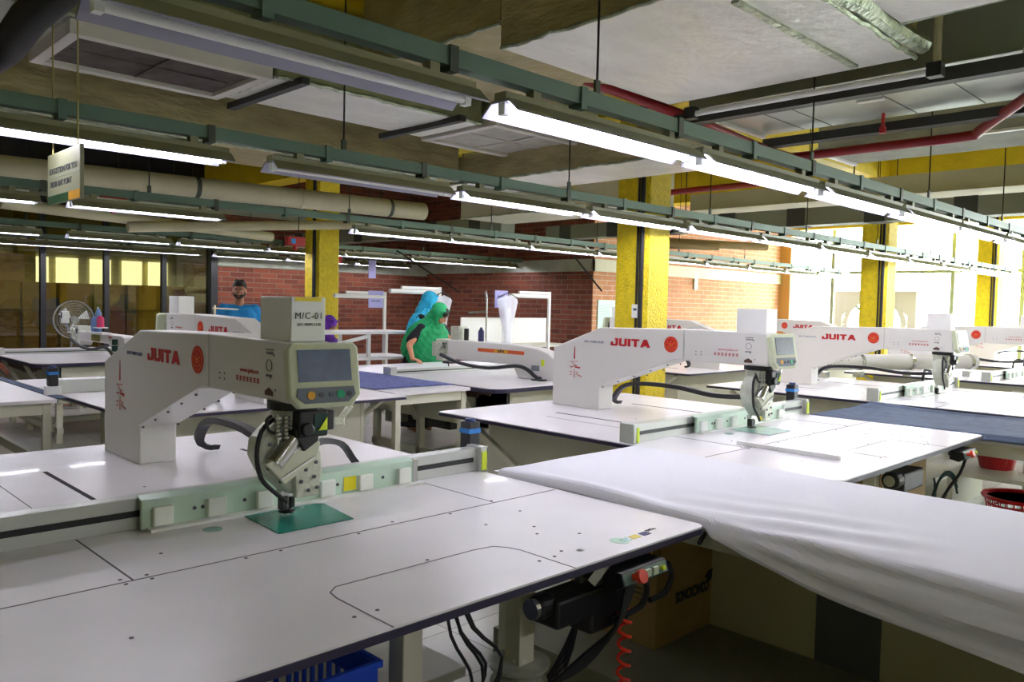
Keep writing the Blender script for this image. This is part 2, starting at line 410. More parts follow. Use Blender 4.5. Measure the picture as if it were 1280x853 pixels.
def column(x, y, label, name='column', boxed=False):
    t = thing(name, label, 'column', (x, y, 0), 0, 'yellow concrete columns')
    s = .18
    G().prism([(-s+.03,-s),(s-.03,-s),(s,-s+.03),(s,s-.03),(s-.03,s),(-s+.03,s),(-s,s-.03),(-s,-s+.03)], 'z', 0, 3.9).build('shaft', 'yellowwall', t)
    for dy, r in ((-.085, .011), (-.135, .02)):
        G().cyl((-s-r-.002, dy, 0.2), (-s-r-.002, dy, 3.88), r, n=10).build('conduit', 'rubber', t, smooth=True)
    if boxed:
        b = G().box(-s-.03, -s+.005, -.12, -.05, 1.43, 1.55).build('switch_box', 'white', t, bevel=.004)
        G().box(-s-.033, -s-.029, -.105, -.07, 1.495, 1.515).build('switch_rocker', 'navy', b)
    return t

# ------------------------------------------------------------------ FLAT BED TEMPLATE SEWING MACHINE (local: x about the needle, y=0 front edge, z up)
def stroke(g, face, p, q, w, d, plane):
    """thin stroke on a vertical side plate; p,q = (u,z) where u is local y"""
    a = V((p[0], p[1])); b = V((q[0], q[1])); n = (b-a).normalized(); m = V((-n.y, n.x))*w/2; k = m*0.45
    pts = [a-k, a+k, b+m, b-m]
    g.prism([(t.x, t.y) for t in pts], 'x', plane, plane + d)
def seal(parent, yc, zc, plane, out, r=.049):
    """red round seal with an orange figure"""
    d = out*.0015
    disc = G().cyl((plane, yc, zc), (plane+d, yc, zc), r, n=28).build('seal', 'redseal', parent)
    g = G()
    for rr in (.8, ):
        for k in range(24):
            a0 = 2*PI*k/24; a1 = 2*PI*(k+1)/24
            g.bar((plane+d*1.3, yc+r*rr*math.cos(a0), zc+r*rr*math.sin(a0)), (plane+d*1.3, yc+r*rr*math.cos(a1), zc+r*rr*math.sin(a1)), .0015)
    for w, z0 in ((.5, .25), (.36, 0), (.55, -.28)):
        for k in range(6):
            a0 = -1 + k/3; a1 = -1 + (k+1)/3
            g.bar((plane+d*1.3, yc+r*w*a0, zc+r*(z0-.22*(1-a0*a0))), (plane+d*1.3, yc+r*w*a1, zc+r*(z0-.22*(1-a1*a1))), .0022)
    g.bar((plane+d*1.3, yc, zc-r*.2), (plane+d*1.3, yc, zc+r*.5), .002)
    g.build('seal_figure', 'sealline', disc)
def block_letters(arm, sgn, pl, y0, z0, h):
    """five heavy wide capitals; sgn gives the reading direction"""
    L = [[(0,0),(.78,0),(.95,.14),(.95,1),(.52,1),(.52,.80),(.62,.80),(.62,.25),(.30,.25),(.30,.52),(0,.52)],
         [(0,1),(0,.15),(.15,0),(.85,0),(1.0,.15),(1.0,1),(.68,1),(.68,.25),(.32,.25),(.32,1)],
         [(0,0),(.34,0),(.34,1),(0,1)],
         [(.34,0),(.68,0),(.68,.76),(1.0,.76),(1.0,1),(0,1),(0,.76),(.34,.76)],
         [(0,0),(.34,0),(.40,.17),(.78,.17),(.84,0),(1.2,0),(.80,1),(.40,1)]]
    u = 0; g = G()
    for pts in L:
        q = [(y0 + sgn*(u + a)*h*1.27, z0 + b*h) for a, b in pts]
        g.prism(q, 'x', pl, pl + sgn*.0012); u += max(a for a, b in pts) + .10
    g.build('maker_lettering', 'red', arm)
def arm_marks(arm, sgn):
    """writing on one side plate. sgn=-1: plate facing -X (column at reader's left); +1: plate facing +X"""
    pl = .0755*sgn; F = FACE_NX if sgn < 0 else FACE_PX
    P = pl + sgn*.0004
    block_letters(arm, sgn, pl, 1.910 if sgn < 0 else 1.585, 1.272, .050)
    text('slogan_lettering', 'SEW THREE DUST', .019, (P, 2.05, 1.288), F, 'navy', arm, sx=1.1)
    seal(arm, 1.447, 1.302, pl, sgn)
    text('web_lettering', 'www.juita.cn', .021, (P, 1.06, 1.292), F, 'red', arm, sx=1.15)
    g = G()
    for k in range(7):
        y = 1.0 + .0235*k; q = .0075
        for dz in (-.006, 0, .006): g.box(pl, pl+sgn*.001, y-q, y+q, 1.264+dz-.0014, 1.264+dz+.0014)
        g.box(pl, pl+sgn*.001, y-.0014, y+.0014, 1.257, 1.272)
    g.build('small_characters', 'red', arm)
    g = G(); Y0 = 2.215
    S = [((Y0,1.25),(Y0+.002,1.165),.012),((Y0+.045,1.145),(Y0-.03,1.15),.004),((Y0+.03,1.15),(Y0-.02,1.112),.005),((Y0-.03,1.128),(Y0+.03,1.105),.004),
         ((Y0+.045,1.11),(Y0+.02,1.11),.005),((Y0-.002,1.11),(Y0-.05,1.108),.012),((Y0,1.10),(Y0+.001,1.04),.006),((Y0+.045,1.075),(Y0+.02,1.075),.007),
         ((Y0+.045,1.055),(Y0+.02,1.06),.005),((Y0-.015,1.08),(Y0-.035,1.07),.006),((Y0-.015,1.065),(Y0-.065,1.05),.007)]
    for a, b, w in S: stroke(g, None, a, b, w, sgn*.001, pl)
    g.build('brush_calligraphy', 'red', arm)
    g = G()
    for (y, z) in ((1.27,1.27),(1.235,1.27),(1.27,1.252),(1.235,1.252),(.92,1.28),(.89,1.245),(.9,1.35)): g.cyl((pl,y,z),(pl+sgn*.001,y,z),.0035,n=8)
    g.build('screws', 'kdark', arm)
    # small marks on the head end
    g = G().prism([(.905,1.225),(.955,1.225),(.955,1.238),(.93,1.25),(.905,1.238)], 'x', pl, pl+sgn*.001)
    g.build('crest_plate', 'brown', arm)
    g = G().box(pl, pl+sgn*.001, .9, .95, 1.365, 1.368)
    for k in range(5): g.box(pl, pl+sgn*.001, .905+.009*k, .910+.009*k, 1.352, 1.36)
    for k in range(10):
        a = 2*PI*k/10; a1 = 2*PI*(k+1)/10
        g.bar((pl+sgn*.0005, .93+.018*math.cos(a), 1.318+.018*math.sin(a)), (pl+sgn*.0005, .93+.018*math.cos(a1), 1.318+.018*math.sin(a1)), .0015)
    for k in range(4): g.box(pl, pl+sgn*.001, .912+.01*k, .919+.01*k, 1.283, 1.29)
    g.build('service_mark', 'kdark', arm)
def template_machine(label, loc, rz=0.0, group='flat bed machines with long white arms'):
    t = thing('template_sewing_machine', label, 'sewing machine', loc, rz, group)
    X0, X1, D = -.98, .93, 2.56
    G().prism(rrect(X0, X1, 0, D, .035), 'z', .828, TH).build('table_top', 'table', t)
    G().prism(rrect(X0-.004, X1+.004, -.004, D+.004, .037), 'z', .817, .835).build('edge_trim', 'trim', t)
    tt = CH(t)[0]
    s = G(); z0, z1 = TH-.0005, TH+.0008
    s.box(X0+.01, X1-.01, .6335, .6375, z0, z1).box(-.580, -.5755, .637, 1.07, z0, z1).box(-.579, -.576, 1.14, 2.0, z0, z1).box(.61, .613, .637, 1.04, z0, z1)
    P = [(-.28, .0), (-.278, .22), (-.27, .26), (-.24, .285), (.2, .285), (.265, .275), (.29, .24), (.3, .2), (.3, 0)]
    for a, b in zip(P, P[1:]): s.bar((a[0], a[1], TH), (b[0], b[1], TH), .003, .0016)
    s.build('panel_seams', 'seam', tt)
    s = G()
    for x, y in ((-.6,.62),(-.54,.62),(-.6,.66),(-.54,.655),(-.3,.62),(.05,.62),(.4,.62),(.62,.66),(-.45,.8),(-.2,.62),(.2,.66),(-.31,.1),(-.25,.1),(.27,.1),(.33,.1),(.05,.3),(.45,.28),(.5,.34),(.55,.2),(.38,.12),(.4,.45),(.6,.5),(-.7,.3),(-.45,1.3),(.2,1.25),(-.2,1.6)):
        s.cyl((x, y, TH-.001), (x, y, TH+.001), .005, n=8)
    s.build('screw_heads', 'seam', tt)
    G().cyl((-.25,.93,TH),(-.25,.93,TH+.001),.028,n=20).build('inspection_disc', 'tealpale', tt)
    for x in (-.395, .40): G().box(x-.008, x+.008, 1.38, 2.08, TH-.0005, TH+.001).build('travel_slot', 'slot', tt)
    # underframe
    G().box(-.78, -.745, .9, 2.3, .1, .817).box(.70, .735, 1.4, 2.3, .1, .817).box(-.745, .70, 2.265, 2.3, .3, .817).box(-.745, .70, 1.37, 1.4, .58, .817).box(-.78, .735, .9, 2.3, .1, .14).build('base_cabinet', 'cream', t, bevel=.004)
    for x in (-.78, .735):
        for yy in (1.45, 2.25): G().cyl((x*.97, yy, 0), (x*.97, yy, .1), .028, .018, n=12).build('foot', 'rubber', t)
    for x in (-.07, .335): G().box(x-.03, x+.03, .2, .26, .02, .817).box(x-.045, x+.045, .18, .28, 0, .02).build('leg', 'cream', t, bevel=.003)
    G().box(X0+.1, X1-.1, .2, .26, .76, .817).box(X0+.1, X0+.16, .26, 1.4, .76, .817).box(X1-.16, X1-.1, .26, 1.4, .76, .817).build('support_rail', 'cream', t)
    for x in (-.9, .86):
        G().bar((x, 2.35, .80), (x*.86, 1.7, .35), .045, .03).build('brace', 'cream', t)
    # rail and carriage
    r = G().box(-.93, .93, 1.07, 1.13, TH, TH+.092).build('linear_rail', 'railgrey', t, bevel=.003)
    G().box(-.93, .90, 1.066, 1.072, TH+.038, TH+.056).build('belt_slot', 'black', r)
    G().box(-.96, -.92, 1.05, 1.14, TH, TH+.10).build('end_cap', 'railgrey', r, bevel=.004)
    G().box(-.935, -.918, 1.045, 1.05, TH+.005, TH+.08).build('warning_sticker', 'lime', r)
    G().box(.92, .955, 1.045, 1.135, TH, TH+.10).build('end_cap', 'railgrey', r, bevel=.004)
    G().box(.925, .95, 1.040, 1.045, TH+.005, TH+.08).build('warning_sticker', 'lime', r)
    mo = G().box(.93, 1.02, 1.14, 1.21, TH, TH+.06).build('motor_mount', 'white', t, bevel=.003)
    m2 = G().box(.945, 1.005, 1.145, 1.205, TH+.06, TH+.185).build('drive_motor', 'black', t, bevel=.006)
    G().box(.943, 1.007, 1.143, 1.207, TH+.138, TH+.158).build('motor_band', 'blue', m2)
    G().cyl((.975,1.175,TH+.185),(.975,1.175,TH+.197),.022,n=14).build('encoder_cap', 'navy', m2)
    c = G().prism([(1.035, TH+.004), (1.05, TH+.004), (1.05, TH+.085), (1.072, TH+.094), (1.072, TH+.100), (1.035, TH+.090)], 'x', -.415, .57).build('clamp_carriage', 'rail', t, bevel=.002)
    G().box(-.40, .60, 1.0, 1.035, TH+.001, TH+.009).build('clamp_strip', 'white', c)
    G().box(.565, .585, 1.03, 1.06, TH+.004, TH+.09).build('carriage_end', 'steel', c)
    for x in (-.357, -.195, -.035, .195, .35, .52):
        q = G().box(x-.028, x+.028, 1.018, 1.036, TH+.012, TH+.068).build('clamp_pad', 'pad', c, bevel=.003)
    G().box(.265, .315, 1.0325, 1.036, TH+.018, TH+.066).build('caution_label', 'yellow', c)
    g = G()
    for x in (-.26, -.235, -.1, .1, .24, .43): g.cyl((x, 1.0355, TH+.045), (x, 1.033, TH+.045), .006, n=8)
    g.build('carriage_holes', 'kdark', c)
    G().prism([(-.38,TH+.0),( .25,TH+.0),(.22,TH+.05),(-.02,TH+.05),(-.05,TH+.038),(-.38,TH+.038)], 'y', 1.17, 1.23).build('rear_slide_cover', 'kdark', c)
    # arm
    arm = G().prism([(2.41,TH),(2.41,1.235),(2.0,1.385),(1.36,1.398),(.86,1.395),(.81,1.39),(.81,1.21),(1.42,1.21),(2.0,1.0),(2.0,TH)], 'x', -.075, .075).build('arm', 'arm', t, bevel=.006)
    fl = G().bar((0, 1.43, 1.204), (0, 1.995, 1.002), .17, .006).build('arm_underplate', 'arm', arm)
    G().prism([(1.36,1.215),(1.352,1.215),(1.352,1.396),(1.36,1.396)], 'x', -.0765, .0765).build('arm_joint', 'railgrey', arm)
    arm_marks(arm, -1); arm_marks(arm, 1)
    g = G()
    for k in range(5):
        yy = 1.47 + .125*k; zz = 1.19 - (yy-1.43)*.3575
        for xx in (-.07, .07): g.cyl((xx, yy, zz+.003), (xx, yy, zz-.004), .005, n=8)
    g.build('underplate_screws', 'kdark', arm)
    bx = G().box(-.060, .062, .835, 1.02, 1.394, 1.53).build('motor_cover', 'white', t, bevel=.004)
    # console with screen
    tilt = Matrix.Translation((.018, .775, 1.293)) @ Matrix.Rotation(math.radians(-6), 4, 'Z') @ Matrix.Rotation(math.radians(-10), 4, 'X')
    def cb(g): g.v = [tuple(tilt @ V(p)) for p in g.v]; return g
    sh = cb(G().prism([(-.085,-.095),(.085,-.095),(.115,-.06),(.115,.085),(.10,.10),(-.10,.10),(-.115,.085),(-.115,-.06)], 'y', -.018, .018)).build('control_console', 'consoleshell', t, bevel=.006)
    cb(G().box(-.085, .085, -.021, -.017, -.018, .078)).build('screen', 'screen', sh)
    cb(G().prism([(-.09,-.035),(.09,-.035),(.095,-.06),(.07,-.082),(-.07,-.082),(-.095,-.06)], 'y', -.0205, -.0175)).build('keypad', 'keypad', sh)
    for x, m in ((-.05,'kyel'), (-.017,'kdark'), (.014,'kdark'), (.045,'kgreen'), (.073,'kdark')):
        cb(G().cyl((x, -.0205, -.058), (x, -.0235, -.058), .0125 if m[0:2] != 'kd' else .008, n=14)).build('key', m, sh)
    G().bar((.03, .815, 1.29), (.015, .79, 1.29), .09, .1).build('console_bracket', 'black', sh)
    # sewing head
    h = G().cyl((-.005,.90,1.185),(-.005,.90,1.21),.082,n=24).build('swivel_ring', 'black', t)
    hd = G().cyl((-.005,.90,1.19),(-.005,.90,1.13),.074,.070,n=24).prism([(-.085,1.15),(.05,1.15),(.065,1.09),(.05,.99),(.045,.925),(-.04,.925),(-.07,.955),(-.12,1.0),(-.145,1.05),(-.14,1.10),(-.11,1.13)], 'y', .86, .94).build('sewing_head', 'castmetal', t, bevel=.01)
    G().cyl((-.005,.9,1.128),(-.005,.9,1.136),.078,n=24).build('neck_ring', 'armgreen', hd)
    cv = G().prism([(-.14,1.035),(-.075,.965),(.035,1.03),(.045,1.085),(-.02,1.085)], 'y', .825, .86).build('thread_cover', 'armgreen', hd, bevel=.005)
    G().bar((-.115,.823,1.035),(-.02,.823,1.075), .004, .006).bar((-.09,.823,.985),(.025,.823,1.04),.004,.005).build('cover_ridge', 'white', cv)
    G().cyl((-.10,.845,1.03),(-.04,.845,1.10),.030,n=18).build('hook_drum', 'steel', hd, smooth=True)
    G().prism([(-.035,1.01),(.052,1.055),(.058,.99),(.045,.915),(-.03,.915)], 'y', .838, .86).build('face_plate', 'castmetal', hd, bevel=.003)
    G().box(-.045,.055,.80,.90,1.105,1.185).prism([(-.055,1.12),(-.02,1.19),(.03,1.19),(.03,1.09),(-.02,1.06)], 'y', .81, .86).box(.055,.085,.81,.89,1.12,1.18).cyl((-.02,.80,1.13),(-.02,.785,1.13),.022,n=16).build('swivel_motor', 'black', hd, bevel=.006)
    G().box(.005,.05,.797,.80,1.115,1.175).build('motor_face', 'darkgreen', hd)
    G().prism([(.018,1.125),(.048,1.125),(.048,1.165)], 'y', .794, .797).build('arrow_label', 'lime', hd)
    G().box(.085,.14,.84,.87,1.125,1.15).bar((.13,.855,1.14),(.17,.855,1.185),.016).build('guide_bracket', 'castmetal', hd, bevel=.003)
    G().tube([(-.09,.87,1.16),(-.135,.86,1.13),(-.155,.85,1.06),(-.14,.85,.99),(-.10,.85,.945),(-.05,.86,.905)], .007).tube([(-.10,.87,1.17),(-.125,.85,1.16),(-.12,.84,1.13),(-.09,.84,1.12)],.005).build('head_cable', 'rubber', hd)
    g = G()
    for xx in (-.095, -.068):
        for k in range(6): g.cyl((xx,.835,1.105+.012*k), (xx,.835,1.111+.012*k), .011, n=12)
        g.cyl((xx,.835,1.09),(xx,.835,1.18),.004,n=8)
    g.build('tension_springs', 'steel', hd)
    g = G()
    for x, z in ((-.125,1.02),(-.085,.975),(.0,1.0),(.035,1.02),(.03,.975),(-.015,.965),(.01,.935),(.04,.94),(-.12,1.09),(-.09,1.115)): g.cyl((x,.838,z),(x,.834,z),.006,n=8)
    g.build('head_bolts', 'kdark', hd)
    nb = G().cyl((-.01,.93,.96),(-.01,.93,.87),.006,n=10).cyl((-.03,.925,.97),(-.03,.925,.885),.005,n=10).box(-.04,.0,.915,.945,.905,.925).build('needle_bar', 'steel', hd)
    G().cyl((-.01,.93,.89),(-.01,.93,.846),.002,n=6).build('needle', 'steel', nb)
    G().cyl((-.01,.93,.853),(-.01,.93,.859),.026,n=18).cyl((-.01,.93,.859),(-.01,.93,.866),.016,n=14).box(-.035,-.015,.915,.945,.862,.91).box(-.002,.012,.92,.94,.866,.90).build('presser_foot', 'black', hd, bevel=.002)
    # cable chain from table up to the head
    G().ribbon([(.29,2.10,TH+.016),(.24,2.11,TH+.03),(.205,2.08,.91),(.20,2.0,.985),(.19,1.85,1.015),(.16,1.55,1.02),(.10,1.25,1.00),(.02,.98,1.02)], .038, .026).build('cable_chain', 'chain', t)
    G().ribbon([(.10,1.0,1.03),(.22,1.1,1.03),(.33,1.15,1.0),(.40,1.18,.93),(.46,1.19,.87)], .02, .02, V((0,1,0))).build('side_cable', 'chain', t)
    # control box under the front edge
    cbx = G().prism([(-.035,.80),(.03,.80),(.03,.755),(-.015,.745),(-.045,.765)], 'x', .45, .66).build('control_panel', 'black', t, bevel=.003)
    G().prism([(-.0365,.797),(-.0475,.768),(-.0445,.766),(-.0335,.797)], 'x', .455, .655).build('panel_face', 'panel', cbx)
    e = G().cyl((.50,-.042,.782),(.50,-.062,.789),.010,n=14).cyl((.50,-.060,.788),(.50,-.074,.793),.019,n=18).build('stop_button', 'emred', cbx)
    for x in (.56, .595): G().box(x-.012, x+.012, -.05, -.04, .770, .792).build('push_button', 'palebtn', cbx, bevel=.002)
    G().cyl((.63,-.042,.78),(.63,-.052,.783),.008,n=12).build('indicator', 'lime', cbx)
    return t

def seal_template(x, y, m, label):
    """thin sewing template lying on the bed under the needle"""
    o = G().prism([(-.115,.085),(-.13,-.19),(.125,-.19),(.155,.03),(.11,.065),(.03,.095)], 'z', 0, .002).build('sewing_template', m)
    o.location = (x, y, TH+.0015); tag(o, label, 'template', 'plastic templates under the needles'); return o
# ------------------------------------------------------------------ ROUND ARM MACHINE (same local frame)
def round_machine(label, loc, rz, straight=False):
    t = thing('long_arm_sewing_machine', label, 'sewing machine', loc, rz)
    X0, X1, D = -1.0, .97, 2.56
    G().prism(rrect(X0, X1, 0, D, .12), 'z', .828, TH).build('table_top', 'table', t)
    G().prism(rrect(X0-.004, X1+.004, -.004, D+.004, .12), 'z', .800, .833).build('edge_trim', 'trim', t)
    # steel base: deep apron, feet, dark shaped board under the bed
    G().box(-.75, .72, 2.05, 2.45, .42, .79).box(-.75, .72, .5, .56, .42, .79).box(.69, .72, .5, 2.45, .45, .79).box(-.75, -.72, .5, 2.45, .45, .79).build('base_cabinet', 'cream', t, bevel=.004)
    G().prism([(.3,.80),(2.4,.80),(2.4,.765),(2.25,.765),(2.25,.735),(2.1,.735),(2.1,.70),(1.5,.715),(.3,.76)], 'x', .86, .885).build('lower_board', 'brown', t)
    for yy in (.55, 1.25, 2.35):
        G().box(.66, .72, yy-.03, yy+.03, 0, .45).build('leg', 'cream', t, bevel=.003)
        G().box(-.75, -.69, yy-.03, yy+.03, 0, .45).build('leg', 'cream', t, bevel=.003)
    G().box(.66, .72, .5, 2.4, .1, .16).box(-.7, .7, 1.22, 1.28, .06, .12).build('floor_rail', 'cream', t)
    for a, b in (((.93,1.2,.79),(.70,1.2,.42)), ((.93,2.1,.79),(.70,2.1,.36)), ((.93,.35,.79),(.70,.55,.45))):
        G().bar(a, b, .05, .03).build('brace', 'cream', t)
    G().box(-.3, .2, .75, 1.1, .25, .6).box(.25, .5, .8, 1.1, .3, .5).build('drive_unit', 'black', t, bevel=.01)
    G().box(.3, .62, .58, .75, .32, .46).build('control_unit', 'box_g', t, bevel=.006)
    r = G().box(-.95, .95, 1.07, 1.12, TH, TH+.05).build('linear_rail', 'railgrey', t, bevel=.003)
    G().box(-.93, .93, 1.12, 1.123, TH+.02, TH+.03).build('belt_slot', 'black', r)
    G().box(.90, .97, 1.03, 1.15, TH, TH+.075).build('end_block', 'railgrey', r, bevel=.003)
    if straight:
        prof = [(2.45,TH),(2.45,.95),(2.38,1.075),(2.3,1.09),(.86,1.09),(.80,1.075),(.80,.93),(.88,.915),(.95,.985),(1.9,.985),(2.0,.94),(2.05,TH)]
    else:
        prof = [(2.46,TH),(2.45,.96),(2.40,1.03),(2.30,1.09),(2.16,1.125),(1.9,1.145),(1.3,1.15),(.9,1.15),(.86,1.13),(.86,.98),(.98,.955),(1.75,.955),(1.86,.93),(1.92,TH)]
    arm = G().prism(prof, 'x', -.075, .075).build('arm', 'arm', t, bevel=.012)
    if straight:
        G().box(.0755, .077, 1.35, 1.65, .995, 1.07).build('maker_plate', 'olive', arm)
        text('maker_lettering', 'JUITA', .03, (.0765, 1.98, 1.06), FACE_PX, 'red', arm, bold=.002, sx=1.4)
        text('model_lettering', 'JT-9800', .02, (.0765, 1.98, 1.03), FACE_PX, 'navy', arm)
        for zz in (.95, 1.02): G().cyl((.10,2.2,zz-.03),(.10,2.2,zz+.03),.03,n=14).build('spool', 'darkgreen', t, smooth=True)
    else:
        G().box(.0755, .077, 1.36, 2.0, 1.055, 1.09).build('maker_band', 'orange', arm)
        G().box(.0765, .0775, 1.60, 1.78, 1.058, 1.087).build('maker_plate', 'kyel', arm)
        text('maker_lettering', 'JUITA', .03, (.078, 1.69, 1.0725), FACE_PX, 'ink', arm, bold=.002, sx=1.2)
        G().box(.0755, .077, 2.22, 2.26, .97, 1.03).build('warning_label', 'lime', arm)
        G().box(.0755, .077, 2.1, 2.2, .92, .97).build('rating_plate', 'inkgrey', arm)
    hd = G().box(-.06, .085, .72, .90, 1.0, 1.15).box(-.05, .09, .66, .72, .97, 1.12).box(-.04,.10,.74,.86,.93,1.0).cyl((.09,.80,1.08),(.12,.80,1.08),.045,n=16).cyl((.085,.84,1.02),(.10,.84,1.02),.025,n=16).prism([(-.05,1.01),(.07,1.01),(.04,.94),(-.02,.94)], 'y', .81, .88).build('sewing_head', 'castmetal', t, bevel=.006)
    G().cyl((.01,.84,.95),(.01,.84,.85),.006,n=8).cyl((.01,.84,.853),(.01,.84,.86),.03,n=14).box(-.04,.06,.80,.90,.90,.92).build('needle_bar', 'black', hd)
    g = G()
    for k in range(7): g.cyl((.085,.81+.013*k,1.11-.02*(k%3)),(.10,.81+.013*k,1.11-.02*(k%3)),.008,n=8)
    g.build('head_bolts', 'kdark', hd)
    if not straight:
        G().box(-.06, .06, .92, 1.05, 1.15, 1.29).build('lamp_box', 'castmetal', t, bevel=.006)
        G().cyl((.0,1.10,1.15),(.0,1.10,1.27),.025,n=14).build('spool', 'rubber', t, smooth=True)
        G().lathe((0,1.32,1.15), [(.03,0),(.03,.10),(.015,.125),(.01,.14)], 14).build('thread_cone', 'spoolnavy', t, smooth=True)
    G().tube([(.0,2.25,TH+.012),(.10,2.2,TH+.02),(.13,2.1,.93),(.14,1.95,.955),(.15,1.6,.91),(.16,1.2,.93),(.17,.9,1.0)], .018).build('air_hose', 'rubber', t, smooth=True)
    G().box(.08,.16,2.18,2.3,TH,TH+.012).build('hose_clamp', 'black', t)
    return t

# ------------------------------------------------------------------ SIDE TABLES AND CLOTH
def leg_table(name, label, x0, x1, y0, y1, top='table', h=.80, apron=True, cat='table', legs=True):
    t = thing(name, label, cat, ((x0+x1)/2, (y0+y1)/2, 0)); a = (x1-x0)/2; b = (y1-y0)/2
    G().box(-a, a, -b, b, h-.025, h).build('table_top', top, t, bevel=.003)
    G().box(-a+.03, a-.03, -b+.03, -b+.06, h-.10, h-.025).box(-a+.03, a-.03, b-.06, b-.03, h-.10, h-.025).box(-a+.03, -a+.06, -b+.06, b-.06, h-.10, h-.025).box(a-.06, a-.03, -b+.06, b-.06, h-.10, h-.025).build('apron', 'cream', t)
    for sx in (-1, 1):
        for sy in (-1, 1):
            G().box(sx*(a-.05)-.025, sx*(a-.05)+.025, sy*(b-.05)-.025, sy*(b-.05)+.025, 0, h-.025).build('leg', 'cream', t, bevel=.003)
    return t
def tables():
    # covered table right of the nearest machine, its panelled side and low plinth
    t = leg_table('long_table', 'long cream table under the white cloth with a panelled side and a grey board', 2.30, 3.13, -1.6, 2.42, h=.825)
    cx, cy = (2.30+3.13)/2, (2.42-1.6)/2
    G().box(.385, .412, -1.85, 1.85, .13, .74).build('side_panel', 'creamwall', t)
    G().box(.376, .385, 1.12-cy, 1.37-cy, .13, .70).build('grey_panel', 'board', t)
    struct('floor_plinth', G().box(2.36, 3.2, -1.9, 2.46, 0, .13), 'signpl')
    # white cloth
    L0, L1 = -1.55, 2.32
    def fn(u, v):
        y = L1 + (L0 - L1) * u
        drop = .05 if y > 1.3 else .05 + .19 * (1 - math.exp(-(1.3 - y) / .55))
        if y > 1.34: drop = .02
        W = .92; tot = W + drop + .06
        s = v * tot
        wr = .004 * math.sin(9*y + 5*s) + .003 * mnoise.noise(V((y*3, s*4, 2)))
        zt = TH + .014
        xe = 3.16; xs = 2.235
        if s < .04: x = xe; z = zt - .04 + s
        elif s < .04 + (xe - xs): x = xe - (s - .04); z = zt + abs(wr) * .6
        else:
            d = s - .04 - (xe - xs); q = min(1, d / .10)
            x = xs - .035 * math.sin(min(d, .1) / .1 * PI / 2) + .20 * max(0, d - .06) * (1 if y < 1.3 else 0)
            z = zt - d * (.94 if y < 1.3 else .9)
            k = min(1, max(0, (1.30 - y) / .3)); a = 1.5 * d
            ph = d / max(drop, .05)                       # long folds running along the hanging edge
            x -= k * (.016 * math.sin(PI * ph * 4.2 + 1.1 * y) + .010 * math.sin(PI * ph * 7.5 - 2.3 * y + 1)) * min(1, d / .07)
            z += k * .006 * math.sin(7*y + 9*ph)
        near = max(0, 1 - abs(y - 1.15) / .5) * max(0, 1 - abs(x - 2.35) / .35)
        z += near * .007 * math.sin(34*(x*1.1 + y*.35))
        z += .022 * math.exp(-((x - 2.26 - .35*max(0, 1.9-y)*0)**2) / .002) * max(0, 1 - abs(y-1.9)/.5)
        return (x, y, z)
    o = G().grid(fn, 420, 110).build('white_cloth', 'cotton', None, smooth=True)
    md = o.modifiers.new('soften', 'SMOOTH'); md.iterations = 10; md.factor = .5
    md = o.modifiers.new('thickness', 'SOLIDIFY'); md.thickness = .003
    tag(o, 'long white cotton cloth spread over the side table and sagging off its near edge', 'cloth')
    # denim table between second and third machines
    leg_table('long_table', 'long table under the dark blue cloth between the second and third machines', 5.22, 6.15, -1.2, 2.2, h=.80)
    def fn2(u, v):
        y = 2.40 + (-1.25 - 2.40)*u; x = 5.14 + 1.08*v
        z = TH - .006 + .012*math.sin(3*y + 2*x) * v + .008*mnoise.noise(V((x*3, y*3, 1))) 
        if v > .97: z += .01
        if v < .03: z -= .02
        return (x, y, z)
    o = G().grid(fn2, 120, 40).build('denim_cloth', 'denim', None, smooth=True, solid=.012)
    tag(o, 'dark blue denim layers spread on the table between two machine beds', 'cloth')
    o = G().grid(lambda u, v: (7.75 + 1.2*v + .1*u, 1.75 - .9*u, TH + .005 + .004*math.sin(7*u+3*v)), 30, 30).build('patterned_cloth', 'denim2', None, smooth=True, solid=.004)
    tag(o, 'small blue patterned cloth piece lying on a bed at the far right', 'cloth')
    o = G().grid(lambda u, v: (3.62 + .8*v, 7.05 - 1.9*u, TH + .004 + .004*math.sin(5*u+6*v)), 30, 20).build('indigo_cloth', 'denim2', None, smooth=True, solid=.004)
    tag(o, 'indigo cloth on the table left of the woman in green', 'cloth')
    leg_table('gap_table', 'table filling the gap under the indigo cloth left of the woman in green', 3.62, 4.38, 4.9, 7.1, h=.836)
    # near left table
    t = leg_table('work_table', 'cream framed work table at the far left with white top', -.9, 1.56, 5.78, 7.4, h=.84)
    G().box(-1.18, 1.18, -.78, -.74, .40, .46).box(1.14, 1.18, -.74, .74, .40, .46).build('lower_rail', 'cream', t)
    o = G().grid(lambda u, v: (1.565 + .06*v, 5.8 + 1.75*u, TH + .003), 20, 2).build('blue_strip', 'denim', None, solid=.006)
    tag(o, 'narrow blue grey fabric strip lying between the two left tables', 'fabric strip')
    # white stick and other items on beds
    o = G().prism([(-.26,-.012),(.26,-.012),(.26,.012),(-.26,.012)], 'z', 0, .02).build('measuring_bar', 'white', None, bevel=.003)
    o.location = (3.66, 1.80, TH+.001); o.rotation_euler = (0,0,math.radians(91)); tag(o, 'slim white measuring bar lying on the second machine bed', 'bar')
    # rack table with white tubular frame behind
    t = thing('rack_table', 'white tubular frame table standing before the brick wall', 'table', (5.70, 8.60, 0))
    G().box(-.75, .75, -.35, .35, 1.12, 1.15).build('shelf_top', 'white', t)
    G().box(-.75, .75, -.35, .35, .80, .83).build('shelf_lower', 'white', t)
    for sx in (-.72, 0, .72):
        for sy in (-.32, .32): G().bar((sx, sy, 0), (sx, sy, 1.12), .04).build('leg', 'white', t)
    G().bar((-.72,-.34,.95),(0,-.34,1.1),.04).build('brace', 'white', t)
